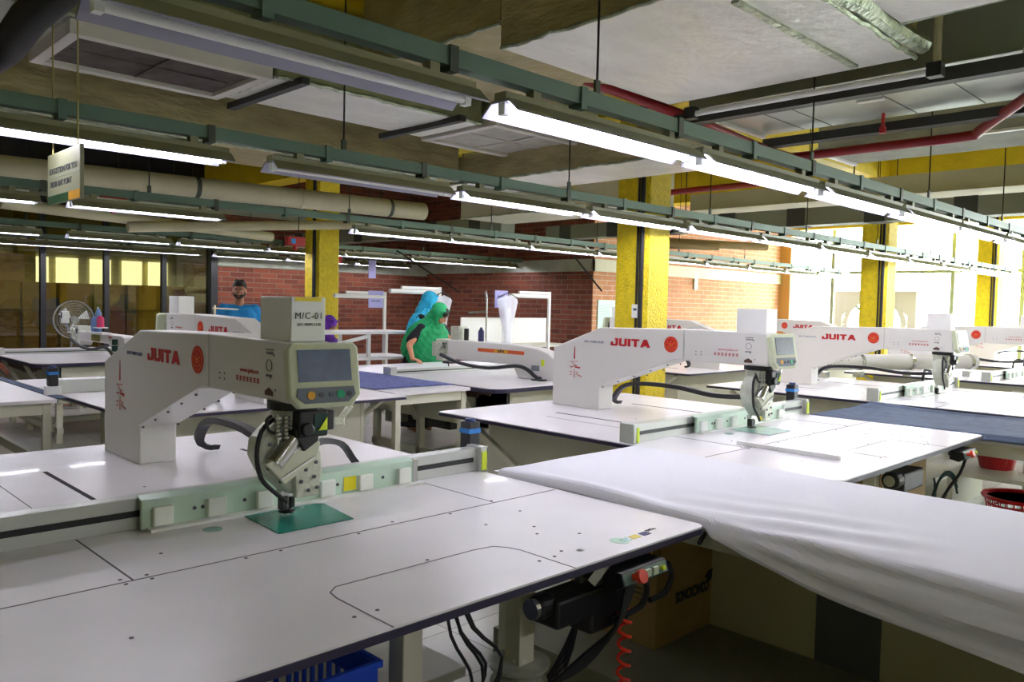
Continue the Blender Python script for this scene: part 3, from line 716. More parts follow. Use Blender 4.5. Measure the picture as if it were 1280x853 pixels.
    # low table with white back board
    t = thing('bench_table', 'cream table with an upright white back board behind the long arm machine', 'table', (8.3, 8.35, 0))
    G().box(-.9, .9, -.4, .4, .92, .95).build('table_top', 'cream', t)
    G().box(-.88, .88, .18, .2, .95, 1.33).build('back_board', 'white', t, bevel=.004)
    for sx in (-.85, .85):
        for sy in (-.36, .36): G().bar((sx, sy, 0), (sx, sy, .92), .05).build('leg', 'cream', t)
def far_tables():
    leg_table('long_table', 'low black topped table at the far left before the glass partition', -.4, 1.9, 9.2, 12.4, h=.62, top='trim')

# ------------------------------------------------------------------ CEILING
def light_fixture():
    t = thing('batten_light', 'x', 'ceiling light', (0,0,0))
    w = .6
    G().box(-w, w, -.03, .03, .045, .078).box(-.45, -.41, -.02, .02, .078, .112).box(.41, .45, -.02, .02, .078, .112).build('housing', 'fixture', t)
    G().prism([(-.097,.006),(-.047,.051),(.047,.051),(.097,.006),(.0955,.0052),(.0455,.0485),(-.0455,.0485),(-.0955,.0052)], 'x', -w-.001, w+.001).build('reflector_shaded_back', 'fixture', t)  # thin outer shell that paints the shade on the reflector's outside
    r = G().prism([(-.095,.004),(-.045,.048),(.045,.048),(.095,.004),(.092,.0),(.043,.042),(-.043,.042),(-.092,.0)], 'x', -w, w).build('reflector', 'reflector', t)
    G().cyl((-w+.03,0,.018),(w-.03,0,.018),.014,n=10).build('tube', 'tube', t, smooth=True)
    for s in (-1, 1): G().box(s*(w-.02)-.012, s*(w-.02)+.012, -.016, .016, .0, .046).build('lamp_holder', 'pad', t)
    G().box(-w+.05, w-.05, .035, .04, .085, .10).build('side_wire', 'pad', t)
    return t
ORD = ['first','second','third','fourth','fifth','sixth','seventh','eighth','ninth','tenth','eleventh','twelfth','thirteenth','fourteenth']
def ceiling():
    rows = [(2.08, [.63,1.97,3.24,4.52,5.78,7.02,8.3,9.6,10.9,12.2,13.5,14.8], 'nearest', {0}),
            (3.90, [.62,2.05,3.36,4.64,5.95,7.2,8.5,9.8,11.1,12.4,13.7,15.0], 'second', {1}),
            (6.75, [.5,1.91,4.45,5.67,6.93,8.2,9.5,10.8,12.1,13.4,14.7], 'third', set()),
            (10.4, [1.45,2.92,4.22,5.46,6.70,7.95,9.15], 'fourth', set()),
            (12.6, [1.9,3.1,4.25,5.69,7.0,8.4], 'farthest', set()),
            (-1.9, [.6,1.95,3.3,4.65,6.0,7.35,8.7], 'rear', set())]  # last row is added behind the camera to brighten the near beds
    proto = None
    for y, xs, nm, off in rows:
        for k, x in enumerate(xs):
            if proto is None: proto = light_fixture()
            o = copy_tree(proto)
            o.location = (x + .6, y, 2.19)
            lit = k not in off
            for ch in o.children:
                if ch.name.startswith('tube'):
                    if not lit:
                        ch.data = ch.data.copy(); ch.data.materials[0] = M['white']
            o['label'] = '%s fluorescent batten from the left in the %s ceiling row%s' % (ORD[k].capitalize(), nm, '' if lit else ', switched off')
            o['group'] = 'fluorescent battens hanging in rows'
        # busbar rail with clips and rods
        x0 = -.6; x1 = xs[-1] + 1.4
        if nm.startswith('rear'): pass
        t = thing('light_rail', 'long grey green rail carrying the %s row of lights' % nm, 'light rail', (x0, y, 2.3), 0, 'green rails carrying the light rows')
        L = x1 - x0
        G().prism([(-.028,0),(.028,0),(.028,.06),(.020,.06),(.020,.006),(-.020,.006),(-.020,.06),(-.028,.06)], 'x', 0, L).build('rail', 'railgreen', t)
        for k in range(int(L/.66)):
            xx = .35 + .66*k
            G().box(xx-.018, xx+.018, -.034, .034, -.02, .066).build('clip', 'bracket' if k % 2 else 'railgreen', t)
        for k in range(int(L/1.9)):
            xx = 1.2 + 1.9*k
            r = G().cyl((xx, 0, .066), (xx, 0, 1.6), .005, n=6).build('hanger_rod', 'rod', t)
            G().box(xx-.014, xx+.014, -.006, .006, .06, .12).build('hanger_plate', 'bracket', r)
    for k, x in enumerate((2.6, 4.3, 6.0)):  # battens added to light the cartons and pale panel behind the glass
        o = copy_tree(proto); o.location = (x, 13.6, 3.1)
        o['label'] = '%s added fluorescent batten from the left in the store room behind the glass' % ORD[k].capitalize(); o['group'] = 'added battens in the store room'
        G().cyl((0,0,.1),(0,0,.8),.006,n=6).build('hanger_rod', 'rod', o)
    for ch in list(proto.children): bpy.data.objects.remove(ch)
    bpy.data.objects.remove(proto)
    def duct(label, x0, x1, y0, y1, z0, z1, m='foil', nm='air_duct', seams=(), edge=True, side=None):
        t = thing(nm, label, 'duct', (x0, y0, z0))
        nx = max(2, int((x1-x0)/.12)); ny = max(2, int((y1-y0)/.12))
        def b(u, v):
            x = (x1-x0)*u; y = (y1-y0)*v
            z = -.012*math.sin(PI*u)*math.sin(PI*v) + .006*mnoise.noise(V((x*3+x0, y*3+y0, z0)))*(1 if 0 < u < 1 and 0 < v < 1 else 0)
            return (x, y, z)
        g = G().grid(b, nx, ny)
        gs = G()
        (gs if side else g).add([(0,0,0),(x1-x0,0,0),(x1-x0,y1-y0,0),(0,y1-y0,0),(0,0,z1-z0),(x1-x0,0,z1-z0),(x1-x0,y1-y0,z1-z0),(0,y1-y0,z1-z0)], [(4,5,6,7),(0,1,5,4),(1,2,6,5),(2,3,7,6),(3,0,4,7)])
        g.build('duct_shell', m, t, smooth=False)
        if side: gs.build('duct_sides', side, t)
        if z1 < 3.7:
            for (ax, ay) in ((.1, .5), (.9, .5)):
                G().cyl(((x1-x0)*ax, (y1-y0)*ay, z1-z0), ((x1-x0)*ax, (y1-y0)*ay, 3.9-z0), .006, n=6).build('hanger_rod', 'rod', t)
        # crumpled foil tape along the lower edges
        if edge:
            def wob(p, q, n):
                return [V(p).lerp(V(q), k/n) + V((random.uniform(-.006,.006), random.uniform(-.006,.006), random.uniform(-.006,.006))) for k in range(n+1)]
            n1 = int((x1-x0)/.06)+2; n2 = int((y1-y0)/.06)+2
            G().tube(wob((0,0,0),(x1-x0,0,0),n1), .012, n=6, smooth=1).tube(wob((0,0,0),(0,y1-y0,0),n2), .010, n=6, smooth=1).build('foil_tape', 'foiledge', t)
        for (a, b2, c, d) in seams: G().box(a-x0, b2-x0, c-y0, d-y0, -.016, .002).build('tape_seam', 'foiledge', t)
        return t
    duct('wide silver foil duct with a pale underside at the top right', 2.80, 4.27, 1.50, 2.96, 2.80, 3.88, side='foilbrown', seams=((3.0,4.2,1.755,1.79),))
    t = duct('silver foil duct crossing the very top right corner', 2.3, 3.84, -1.1, 1.42, 2.84, 3.88, side='foilgreen')
    G().tube([(.3,2.55,.03),(.9,2.575,-.01),(1.2,2.56,.0),(1.5,2.575,.005),(1.75,2.56,-.005),(1.95,2.565,.01)], .045, n=8).build('foil_roll', 'foiledge', t, smooth=True)
    G().tube([(1.56,2.54,.02),(1.57,2.2,.03),(1.56,1.9,.03)], .025, n=8).build('foil_roll_end', 'foiledge', t)
    # supply duct over the middle, with two diffusers
    t = duct('long silver duct above the middle aisle between two ceiling vents', 2.3, 3.88, 4.28, 4.98, 2.80, 3.24, side='foilgreen')
    for x in (2.42-2.3, 3.62-2.3): G().bar((x, -.1, -.02), (x, .85, -.02), .05, .04).build('support_angle', 'angle', t)
    duct('green grey duct side behind the vent at the top left', .8, 2.29, 4.27, 5.0, 2.86, 3.24, m='foil', side='foilgreen')
    duct('green grey duct side above the pale ceiling vent', 3.90, 5.0, 4.14, 5.03, 2.86, 3.24, m='foil', side='foilgreen')
    for (x0, x1, y0, y1, fm, lab) in ((1.22, 2.28, 4.30, 5.02, 'filter', 'ceiling vent with a dirty dark grille at the top left'), (3.90, 4.98, 4.16, 5.0, 'louvre', 'ceiling vent with a pale grille near the centre')):
        t = thing('ceiling_vent', lab, 'vent', (x0, y0, 2.79))
        w, d = x1-x0, y1-y0
        G().box(0,w,0,.06,-.012,.062).box(0,w,d-.06,d,-.012,.062).box(0,.06,.06,d-.06,-.012,.062).box(w-.06,w,.06,d-.06,-.012,.062).build('frame', 'frame', t, bevel=.004)
        G().box(.06,w-.06,.06,d-.06,.015,.03).build('grille', fm, t)
        G().box(w*.5-.006,w*.5+.006,.08,d-.08,.005,.015).box(.1,w-.1,d*.5-.004,d*.5+.004,.008,.015).build('grille_bars', 'frame' if fm == 'louvre' else 'filter', t)
    # big brown duct running left to right and its cross branch
    duct('large brown foil duct running across behind the second light row', -1.5, 4.76, 5.55, 6.3, 2.62, 2.98, m='foilbrown')
    duct('brown foil branch duct with a white underside left of the yellow column', 4.78, 5.45, 3.35, 6.3, 2.60, 2.84, m='foil', side='foilbrown')
    duct('dark brown wrapped duct standing behind the wide silver duct near the top', 2.81, 4.2, 2.98, 4.18, 2.93, 3.88, m='foilbrown')
    duct('pale wrapped duct beyond the yellow column', 9.2, 9.9, 1.2, 6.0, 2.82, 3.03, m='slabwhite', edge=False)
    duct('pale foil duct beyond the yellow column near the brick wall', 6.4, 7.2, 4.9, 7.4, 2.55, 3.1, m='slabwhite')
    # ceiling cassette unit with seams
    t = thing('ceiling_panel_unit', 'grey panelled air unit hung under the ceiling between dark bars', 'air unit', (4.62, 1.1, 2.84))
    G().box(0, 1.02, 0, 1.95, 0, .35).build('casing', 'lining', t, bevel=.006)
    for y in (.45, .85, 1.42, 1.62): G().box(.02, 1.0, y-.004, y+.004, -.002, .001).build('panel_joint', 'traydark', t)
    for y in (0, 1.95): G().box(0, 1.02, y-.02, y+.02, -.02, .02).build('edge_strip', 'white', t)
    G().box(.45, .5, .86, 1.02, -.012, 0).build('lamp_strip', 'white', t)
    t = thing('ceiling_panel_unit', 'second grey panelled air unit beyond the red pipe', 'air unit', (6.45, 1.0, 2.84))
    G().box(0, .75, 0, 2.0, 0, .35).build('casing', 'concrete', t, bevel=.006)
    G().box(0, .05, 0, 2.0, -.02, .0).box(0, .75, 1.98, 2.02, -.02, .02).build('edge_strip', 'white', t)
    for i, (x, y0, y1, z, w, h, m, lab) in enumerate(((4.52, .6, 3.15, 2.72, .05, .07, 'angle', 'dark steel bar under the ceiling, nearest of the two'), (5.66, .7, 3.05, 2.75, .07, .06, 'angle', 'dark steel bar under the ceiling beside the red pipe'))):
        o = G().box(-w/2, w/2, 0, y1-y0, 0, h).box(w/2-.008, w/2+.03, 0, y1-y0, 0, .008).build('steel_bar', m, None); o.location = (x, y0, z); tag(o, lab, 'steel bar')
    o = thing('tube_holder', 'white tubular strip with black ends below the wide silver duct', 'strip', (4.36, 1.4, 2.74))
    G().cyl((0,.05,0),(0,1.42,0),.018,n=12).build('strip_tube', 'white', o, smooth=True)
    for y in (0, 1.42): G().box(-.03,.03,y,y+.07,-.03,.04).build('end_block', 'black', o)
    G().cyl((0,.03,.03),(0,.03,.5),.02,n=10).build('riser', 'pipe', o)
    # sprinkler pipe
    o = thing('sprinkler_pipe', 'dark red sprinkler pipe bending round the grey air unit', 'pipe', (0,0,0))
    G().tube([(3.9,3.35,2.95),(4.6,3.06,2.80),(5.5,3.03,2.74),(5.9,3.0,2.72),(5.98,2.9,2.72),(5.98,2.3,2.72),(5.98,1.75,2.72),(5.93,1.66,2.74),(5.3,1.2,2.80),(4.9,.9,2.85)], .034, n=10, smooth=3).build('pipe', 'pipered', o, smooth=True)
    r = G().cyl((5.45,2.1,2.74),(5.45,2.1,2.83),.012,n=8).cyl((5.45,2.1,2.70),(5.45,2.1,2.74),.022,n=10).build('sprinkler_head', 'fixred', o)
    for i, pts in enumerate(([(6.9,3.7,2.70),(6.9,7.6,2.70)], [(1.2,8.6,2.6),(3.2,8.6,2.6)])):
        o = G().tube(pts, .03, n=8).build('sprinkler_pipe', 'pipered', None, smooth=True); tag(o, ('straight red pipe running behind the yellow column under the ceiling', 'short red pipe near the hanging sign at the far left')[i], 'pipe')
    # round white pipe
    o = thing('drain_pipe', 'long white plastic pipe running under the ceiling behind the second light row', 'pipe', (-1, 7.5, 2.56))
    G().cyl((0,0,-.07),(6.9,0,.03),.10,n=20).build('pipe', 'pipe', o, smooth=True)
    for k in range(6):
        x = .9 + 1.1*k
        G().cyl((x-.02,0,-.07+.0145*x),(x+.02,0,-.07+.0145*x),.106,n=20).build('clamp', 'bracket' if k % 2 else 'pipe', o)
    for x in (1.5, 4.0, 6.3): G().cyl((x,0,.1),(x,0,1.34),.006,n=6).build('hanger_rod', 'rod', o)
    for (p, q, lab) in (((2.0,9.3,2.42),(5.3,10.0,2.36),'thin grey pipe slanting down to the right before the yellow column'), ((3.3,9.55,2.30),(6.6,9.35,2.60),'thin grey pipe slanting up to the right before the yellow column')):
        o = G().cyl(p, q, .06, n=14).build('drain_pipe', 'pipe', None, smooth=True); tag(o, lab, 'pipe')
    # cable tray with dark joints
    for (x, y0, y1, z, lab) in ((9.1, -1.5, 8.4, 2.52, 'wide grey cable tray with dark joints crossing the right half'), (7.2, 7.4, 12.9, 2.45, 'grey cable tray with dark joints near the brick corner')):
        t = thing('cable_tray', lab, 'cable tray', (x, y0, z))
        G().box(-.12, .12, 0, y1-y0, 0, .2).build('tray', 'traygrey', t)
        for k in range(int((y1-y0)/.9)): G().box(-.125, .125, .4+.9*k, .62+.9*k, -.005, .205).build('joint', 'traydark', t)
        for k in range(int((y1-y0)/2.2)): G().cyl((0,.9+2.2*k,.2),(0,.9+2.2*k,3.9-z),.008,n=6).build('hanger_rod', 'rod', t)
    # red fittings
    for (x, y, z, lab) in ((7.6, 5.9, 2.55, 'red valve box beyond the yellow column'), (2.9, 8.8, 2.42, 'small red and blue valve box above the third light row at left'), (5.2, 9.2, 2.2, 'small red fitting near the rear light rows'), (6.9, 11.0, 2.12, 'red fire fitting hanging left of centre'), (.9, 5.0, 2.38, 'small red valve box at the far left of the ceiling')):
        t = thing('valve_box', lab, 'valve', (x, y, z))
        G().box(-.12,.12,-.05,.05,0,.12).build('body', 'fixred', t, bevel=.006); G().cyl((0,0,-.05),(0,0,0),.03,n=10).build('outlet', 'fixred', t); G().box(-.08,-.02,-.055,-.05,.03,.09).build('label', 'blue', t)
        G().cyl((.05,0,.12),(.05,0,3.9-z),.006,n=6).build('hanger_rod', 'rod', t)
    o = thing('beige_duct_pipe', 'thick brown insulated pipes with elbows right of the yellow column', 'pipe', (0,0,0))
    G().tube([(9.6,7.2,2.75),(9.6,7.2,2.5),(9.75,7.0,2.46),(10.6,6.4,2.46)], .06, n=10).tube([(9.95,7.2,2.75),(9.95,7.15,2.56),(10.1,7.0,2.52),(11.5,6.1,2.50)], .06, n=10).build('pipe', 'hose', o, smooth=True)
    # black flexible hose at the top left corner
    o = G().tube([(.55,5.6,2.55),(.96,4.7,2.66),(.98,4.0,2.72),(1.02,3.4,2.78),(1.05,2.6,2.95)], .075, n=14).build('black_hose', 'rubber', None, smooth=True); tag(o, 'thick black hose in the top left corner', 'hose')
    # hanging sign on two strings
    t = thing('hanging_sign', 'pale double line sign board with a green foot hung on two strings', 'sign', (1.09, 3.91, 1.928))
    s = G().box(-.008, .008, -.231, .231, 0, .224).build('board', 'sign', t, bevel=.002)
    G().box(-.0095, -.0085, -.08, .231, .0, .037).build('green_foot', 'signgreen', s); G().box(-.0095, -.0085, -.231, -.08, .0, .037).build('orange_foot', 'signorange', s)
    G().box(-.0095, -.0085, -.231, .231, .114, .118).build('middle_line', 'traygrey', s)
    text('sign_lettering', 'SUGGESTION FOR YOU', .037, (-.0092, .0, .142), FACE_NX, 'ink', s, bold=.0005, sx=1.0)
    text('sign_lettering', 'FROM ANY POINT', .037, (-.0092, .03, .084), FACE_NX, 'ink', s, bold=.0005, sx=1.0)
    for y in (-.177, .177): G().cyl((0,y,.224),(0,y,1.97),.0035,n=6).build('string', 'cord', t)
# ------------------------------------------------------------------ PEOPLE
def cap(g, p, q, r, s=None):
    s = r if s is None else s
    g.cyl(p, q, r, s, n=12); g.ball(p, r*1.0, n=12, k=8); g.ball(q, s*1.0, n=12, k=8); return g
class Person:
    def __init__(s, name, label, loc, rz, lean=0.0, nod=0.0, turn=0.0, k=1.0):
        s.t = thing(name, label, 'person', loc, rz); s.k = k
        s.L = Matrix.Translation((0,0,.93)) @ Matrix.Rotation(math.radians(lean), 4, 'X') @ Matrix.Translation((0,0,-.93))
        c = V((0,0,1.50))
        s.Hm = s.L @ Matrix.Translation(c) @ Matrix.Rotation(math.radians(turn), 4, 'Z') @ Matrix.Rotation(math.radians(nod), 4, 'X') @ Matrix.Translation(-c)
        s.S = Matrix.Scale(k, 4)
    def u(s, p): return tuple(s.S @ s.L @ V(p))      # upper body point
    def l(s, p): return tuple(s.S @ V(p))
    def mv(s, g, M_): g.v = [tuple(s.S @ M_ @ V(p)) for p in g.v]; return g
def arm_pts(g, P, sh, el, wr, r=(.045,.038,.028)):
    cap(g, sh, el, r[0]*P.k, r[1]*P.k); cap(g, el, wr, r[1]*.95*P.k, r[2]*P.k)
def hand(g, wr, d, side, up, k=1.0):
    """palm with four bent fingers and a thumb; d = pointing direction, side = direction of the thumb, up = back of the hand"""
    wr = V(wr); d = V(d).normalized(); side = V(side).normalized(); up = V(up).normalized()
    c = wr + d*.05*k
    for t in (-.028, -.009, .010, .028): cap(g, wr + side*t*.6*k, c + side*t*k + d*.035*k, .013*k, .011*k)
    for i, (t, ln) in enumerate(((.030,.072),(.010,.080),(-.010,.074),(-.029,.058))):
        a = c + side*t*k + d*.035*k; m = a + d*ln*.5*k - up*.006*k; e = m + d*ln*.42*k - up*.022*k
        cap(g, a, m, .0088*k, .008*k); cap(g, m, e, .008*k, .0068*k)
    a = wr + d*.022*k + side*.028*k; m = a + side*.026*k + d*.026*k - up*.008*k; e = m + side*.006*k + d*.030*k - up*.010*k
    cap(g, a, m, .011*k, .0095*k); cap(g, m, e, .0095*k, .008*k)
def build_body(P, skin, arms, legs=True, vox=.0075):
    g = G()
    h = G().ball((0,.012,1.635), .076, .094, .098, 20, 14).ball((0,-.022,1.585), .056, .062, .078, 16, 12).ball((0,-.045,1.545), .034, .036, .028, 12, 8)
    h.cyl((0,-.078,1.635),(0,-.108,1.60),.009,.016,n=8).ball((0,-.102,1.598), .017, .014, .011, 10, 6)
    h.ball((0,-.082,1.568), .026, .012, .007, 10, 6).ball((0,-.080,1.556), .022, .012, .007, 10, 6)
    for s in (-1, 1):
        h.ball((s*.077,.015,1.605), .010, .020, .030, 8, 8).ball((s*.031,-.075,1.650), .020, .012, .008, 8, 6).ball((s*.040,-.055,1.595), .020, .022, .018, 8, 6)
    P.mv(h, P.Hm); g.v += []; g.add(h.v, h.f)
    n = cap(G(), (0,.02,1.58), (0,.02,1.44), .052, .06); P.mv(n, P.L); g.add(n.v, n.f)
    b = G()
    cap(b, (-.13,.01,1.40), (.13,.01,1.40), .06); cap(b, (-.08,.0,1.30), (.08,.0,1.30), .105); cap(b, (-.06,.0,1.14), (.06,.0,1.14), .098); cap(b, (-.07,0,.98), (.07,0,.98), .10)
    P.mv(b, P.L); g.add(b.v, b.f)
    for (sh, el, wr, d, side, up) in arms:
        arm_pts(g, P, P.u(sh), el, wr); hand(g, wr, d, side, up, P.k)
    if legs:
        for s in (-1, 1):
            cap(g, P.l((s*.09,0,.90)), P.l((s*.10,-.01,.49)), .082*P.k, .056*P.k); cap(g, P.l((s*.10,-.01,.49)), P.l((s*.10,.02,.09)), .055*P.k, .036*P.k)
            cap(g, P.l((s*.10,.02,.06)), P.l((s*.11,-.13,.035)), .036*P.k, .028*P.k)
    return remesh(g, vox, 'body', skin, P.t)
def face_bits(P, beard=False, brow='hair'):
    for s in (-1, 1):
        e = P.mv(G().ball((s*.031,-.080,1.632), .012, .006, .0065, 10, 6), P.Hm).build('eye', 'paper', P.t, smooth=True)
        P.mv(G().ball((s*.031,-.0855,1.632), .0055, .003, .0055, 8, 6), P.Hm).build('iris', 'hair', e)
        P.mv(G().tube([(s*.014,-.089,1.652),(s*.032,-.092,1.658),(s*.052,-.082,1.650)], .0042, 6), P.Hm).build('eyebrow', brow, P.t)
    P.mv(G().ball((0,-.093,1.562), .020, .004, .0065, 10, 6), P.Hm).build('lips', 'hlip', P.t, smooth=True)
M['hlip'] = mat('lips', '8A4A40', 0.5)
M['signpl'] = mat('plinth_concrete', '8E8F78', 0.7, var=0.08, vscale=3)
def people():
    # man in the blue tee
    P = Person('person', 'bearded man in a bright blue t-shirt standing behind the left machine', (4.47, 9.22, 0), math.radians(-18), lean=4, nod=8, turn=-14)
    build_body(P, 'skinm', [((-.19,.0,1.40), (-.27,.04,1.13), (-.24,-.14,.98), (.1,-1,-.1), (.9,.2,0), (0,0,1)),
                            ((.19,.0,1.40), (.28,.04,1.13), (.25,-.16,1.0), (-.1,-1,-.1), (-.9,.2,0), (0,0,1))], vox=.008)
    face_bits(P)
    g = G().ball((0,.030,1.668), .084, .094, .080, 16, 12).ball((0,-.040,1.708), .058, .040, .032, 12, 8)
    for k in range(14):
        a = random.uniform(0, 2*PI); g.ball((.042*math.cos(a), .01+.05*math.sin(a), 1.722+random.uniform(-.004,.020)), .020, .020, .018, 8, 6)
    P.mv(g, P.Hm); remesh(g, .007, 'hair', 'hair', P.t, 1)
    g = G()
    for a in range(-8, 9):
        t = a/8*1.35; x = .062*math.sin(t); y = -.02 - .070*math.cos(t)*.95
        g.ball((x, y+.01, 1.555 + .035*abs(t)/1.35), .017, .016, .026, 8, 6)
    P.mv(g, P.Hm); remesh(g, .006, 'beard', 'hair', P.t, 1)
    P.mv(G().tube([(-.028,-.096,1.574),(0,-.106,1.580),(.028,-.096,1.574)], .005, 6), P.Hm).build('moustache', 'hair', P.t)
    g = G(); cap(g, (-.13,.01,1.385), (.13,.01,1.385), .075); cap(g, (-.09,0,1.3), (.09,0,1.3), .122); cap(g, (-.07,0,1.13), (.07,0,1.13), .118); cap(g, (-.08,0,.97), (.08,0,.97), .122)
    for s in (-1, 1): cap(g, (s*.18,0,1.40), (s*.245,.03,1.22), .065, .066)
    P.mv(g, P.L); sh = remesh(g, .010, 't_shirt', 'teeblue', P.t)
    G_ = G().cyl((0,-.112,1.26),(0,-.128,1.26),.045,n=16); P.mv(G_, P.L).build('chest_print', 'inkgrey', sh)
    g = G(); cap(g, (-.07,0,.93), (.07,0,.93), .115)
    for s in (-1, 1): cap(g, (s*.09,0,.90), (s*.10,-.01,.49), .095, .072); cap(g, (s*.10,-.01,.49), (s*.10,.02,.12), .07, .058)
    P.mv(g, Matrix.Identity(4)); remesh(g, .011, 'trousers', 'jeans', P.t)
    # woman in the green headscarf leaning over the table
    P = Person('person', 'woman in a green headscarf leaning over the sewing table', (5.88, 7.52, 0), math.radians(2), lean=34, nod=10, turn=16, k=.935)
    build_body(P, 'skin', [((-.17,.0,1.38), (-.35,-.26,1.04), (-.40,-.38,.895), (.05,-1,-.12), (1,.1,0), (0,0,1)),
                           ((.17,.0,1.38), (.27,-.32,1.00), (.14,-.43,.895), (-.5,-1,-.12), (-.9,.1,0), (0,0,1))], vox=.0075)
    face_bits(P)
    P.mv(G().ball((0,-.006,1.678), .077, .083, .064, 14, 10), P.Hm).build('hair', 'hair', P.t, smooth=True)
    scarf(P, 'hgreen', folds=1.0)
    dress(P)
    # woman behind in the cyan scarf
    P = Person('person', 'woman in a light blue headscarf standing behind the woman in green', (6.30, 8.0, 0), math.radians(30), lean=8, nod=16, turn=20, k=.955)
    build_body(P, 'skin', [((-.17,.0,1.38), (-.26,-.05,1.12), (-.16,-.26,1.02), (.3,-1,0), (1,.1,0), (0,0,1)),
                           ((.17,.0,1.38), (.26,-.05,1.12), (.16,-.26,1.02), (-.3,-1,0), (-.9,.1,0), (0,0,1))], vox=.010)
    face_bits(P); scarf(P, 'hcyan', folds=1.3); dress(P)
    # seated person in purple
    P = Person('person', 'person in a purple headscarf mostly hidden behind the labelled machine box', (5.66, 9.35, -.32), math.radians(20), lean=12, nod=18, turn=0, k=.95)
    build_body(P, 'skin', [((-.17,.0,1.38), (-.26,-.10,1.12), (-.16,-.30,1.05), (.3,-1,0), (1,.1,0), (0,0,1)),
                           ((.17,.0,1.38), (.26,-.10,1.12), (.16,-.30,1.05), (-.3,-1,0), (-.9,.1,0), (0,0,1))], legs=False, vox=.010)
    face_bits(P); scarf(P, 'hpurple', folds=1.0)
    g = G(); cap(g, P.l((-.1,0,.9)), P.l((-.12,-.42,.86)), .1, .08); cap(g, P.l((.1,0,.9)), P.l((.12,-.42,.86)), .1, .08); cap(g, P.l((-.12,-.42,.86)), P.l((-.12,-.42,.42)), .07, .05); cap(g, P.l((.12,-.42,.86)), P.l((.12,-.42,.42)), .07, .05)
    remesh(g, .012, 'trousers', 'blackcloth', P.t)
    t = thing('stool', 'low round stool under the person in purple', 'stool', (5.66, 9.37, 0))
    G().cyl((0,0,.41),(0,0,.44),.16,n=20).build('seat', 'brown', t)
    for a in range(4): G().bar((.12*math.cos(a*PI/2),.12*math.sin(a*PI/2),.43),(.16*math.cos(a*PI/2),.16*math.sin(a*PI/2),0),.025).build('leg', 'cream', t)
def scarf(P, m, folds=1.0):
    g = G().ball((0,.034,1.640), .102, .112, .118, 24, 16)
    for s in (-1, 1): cap(g, (s*.062,.005,1.66), (s*.060,-.035,1.54), .030, .034)
    cap(g, (-.05,-.035,1.505), (.05,-.035,1.505), .040); cap(g, (0,.05,1.60), (0,.06,1.46), .085, .09)
    for s in (-1, 1): cap(g, (s*.045,-.052,1.728), (s*.066,-.025,1.69), .014)
    P.mv(g, P.Hm)
    # cape: stacked rings with folds
    rings = []
    prof = [(1.53,.085,.085,.0),(1.49,.11,.10,.0),(1.455,.15,.12,.01),(1.42,.215,.15,.01),(1.37,.265,.175,.0),(1.30,.295,.20,-.01),(1.22,.31,.225,-.02),(1.14,.315,.235,-.03),(1.07,.31,.235,-.035),(1.01,.30,.23,-.035)]
    N = 96
    dense = []
    for i in range(len(prof)-1):
        for q in range(5):
            t_ = q/5; dense.append((i + t_,) + tuple(a + (b-a)*t_ for a, b in zip(prof[i], prof[i+1])))
    dense.append((len(prof)-1,) + prof[-1])
    for i, z, rx, ry, yo in dense:
        r = []
        for k in range(N):
            a = 2*PI*k/N; am = .004 + .012*min(1, i/6)
            f = am*folds*(math.sin(11*a + 1.4*math.sin(3*z*4)) + .6*math.sin(23*a + i*.5))
            front = max(0, -math.sin(a)); side_ = math.cos(a); droop = 0
            f = f*(1 - .8*front**1.5) + .006*min(1, i/2)*front*math.sin(2*PI*(z*15 - 2.2*side_*side_))
            r.append(tuple(P.S @ P.L @ V(((rx+f)*math.cos(a), yo + (ry+f)*math.sin(a) - droop*.6, z - .05*front*(1 if i > 6 else 0) - droop*.3))))
        rings.append(r)
    hood = remesh(g, .0085, 'headscarf', m, P.t, 2)
    for v in hood.data.vertices:
        d = mnoise.noise(V((v.co.x*9, v.co.y*9, v.co.z*22))); v.co += v.normal*.007*d
    G().loft(rings, cap=False).build('scarf_drape', m, P.t, smooth=True, solid=.004)
def dress(P):
    rings = []; N = 60
    for i, (z, rx, ry) in enumerate(((1.16,.20,.15),(1.0,.20,.15),(.9,.205,.165),(.7,.22,.17),(.45,.235,.18),(.2,.25,.19),(.08,.255,.195))):
        M_ = P.L if z > .9 else Matrix.Identity(4)
        rings.append([tuple(P.S @ M_ @ V(((rx+.008*math.sin(9*2*PI*k/N+i))*math.cos(2*PI*k/N), (ry+.008*math.sin(9*2*PI*k/N+i))*math.sin(2*PI*k/N), z))) for k in range(N)])
    G().loft(rings).build('dress', 'blackcloth', P.t, smooth=True)
    # long sleeves to the elbow
    g = G()
    for s in (-1, 1):
        g = G(); cap(g, P.u((s*.17,0,1.38)), V(P.u((s*.17,0,1.38))).lerp(V((s*.33,-.22,1.06)), .75), .07, .062)
        remesh(g, .012, 'sleeve', 'blackcloth', P.t)

# ------------------------------------------------------------------ SMALL THINGS
def basket(loc, label, r=.2, h=.28, m='basket'):
    t = thing('plastic_basket', label, 'basket', loc)
    N = 28; R = 8; g = G()
    for i in range(N):
        a = 2*PI*i/N; rb = r*.78
        g.bar((rb*math.cos(a), rb*math.sin(a), .01), (r*math.cos(a), r*math.sin(a), h), .012, .006)
    for k in range(R+1):
        z = .01 + (h-.02)*k/R; rr = r*(.78 + .22*k/R)
        for i in range(N):
            a = 2*PI*i/N; b = 2*PI*(i+1)/N; g.bar((rr*math.cos(a), rr*math.sin(a), z), (rr*math.cos(b), rr*math.sin(b), z), .006, .012)
    g.build('basket_wall', m, t)
    G().cyl((0,0,0),(0,0,.012),r*.78,n=N).build('base', m, t)
    G().lathe((0,0,h-.012), [(r,0),(r+.02,.0),(r+.024,.012),(r+.018,.02),(r-.004,.016),(r,0)], N).build('rim', m, t, smooth=True)
    return t
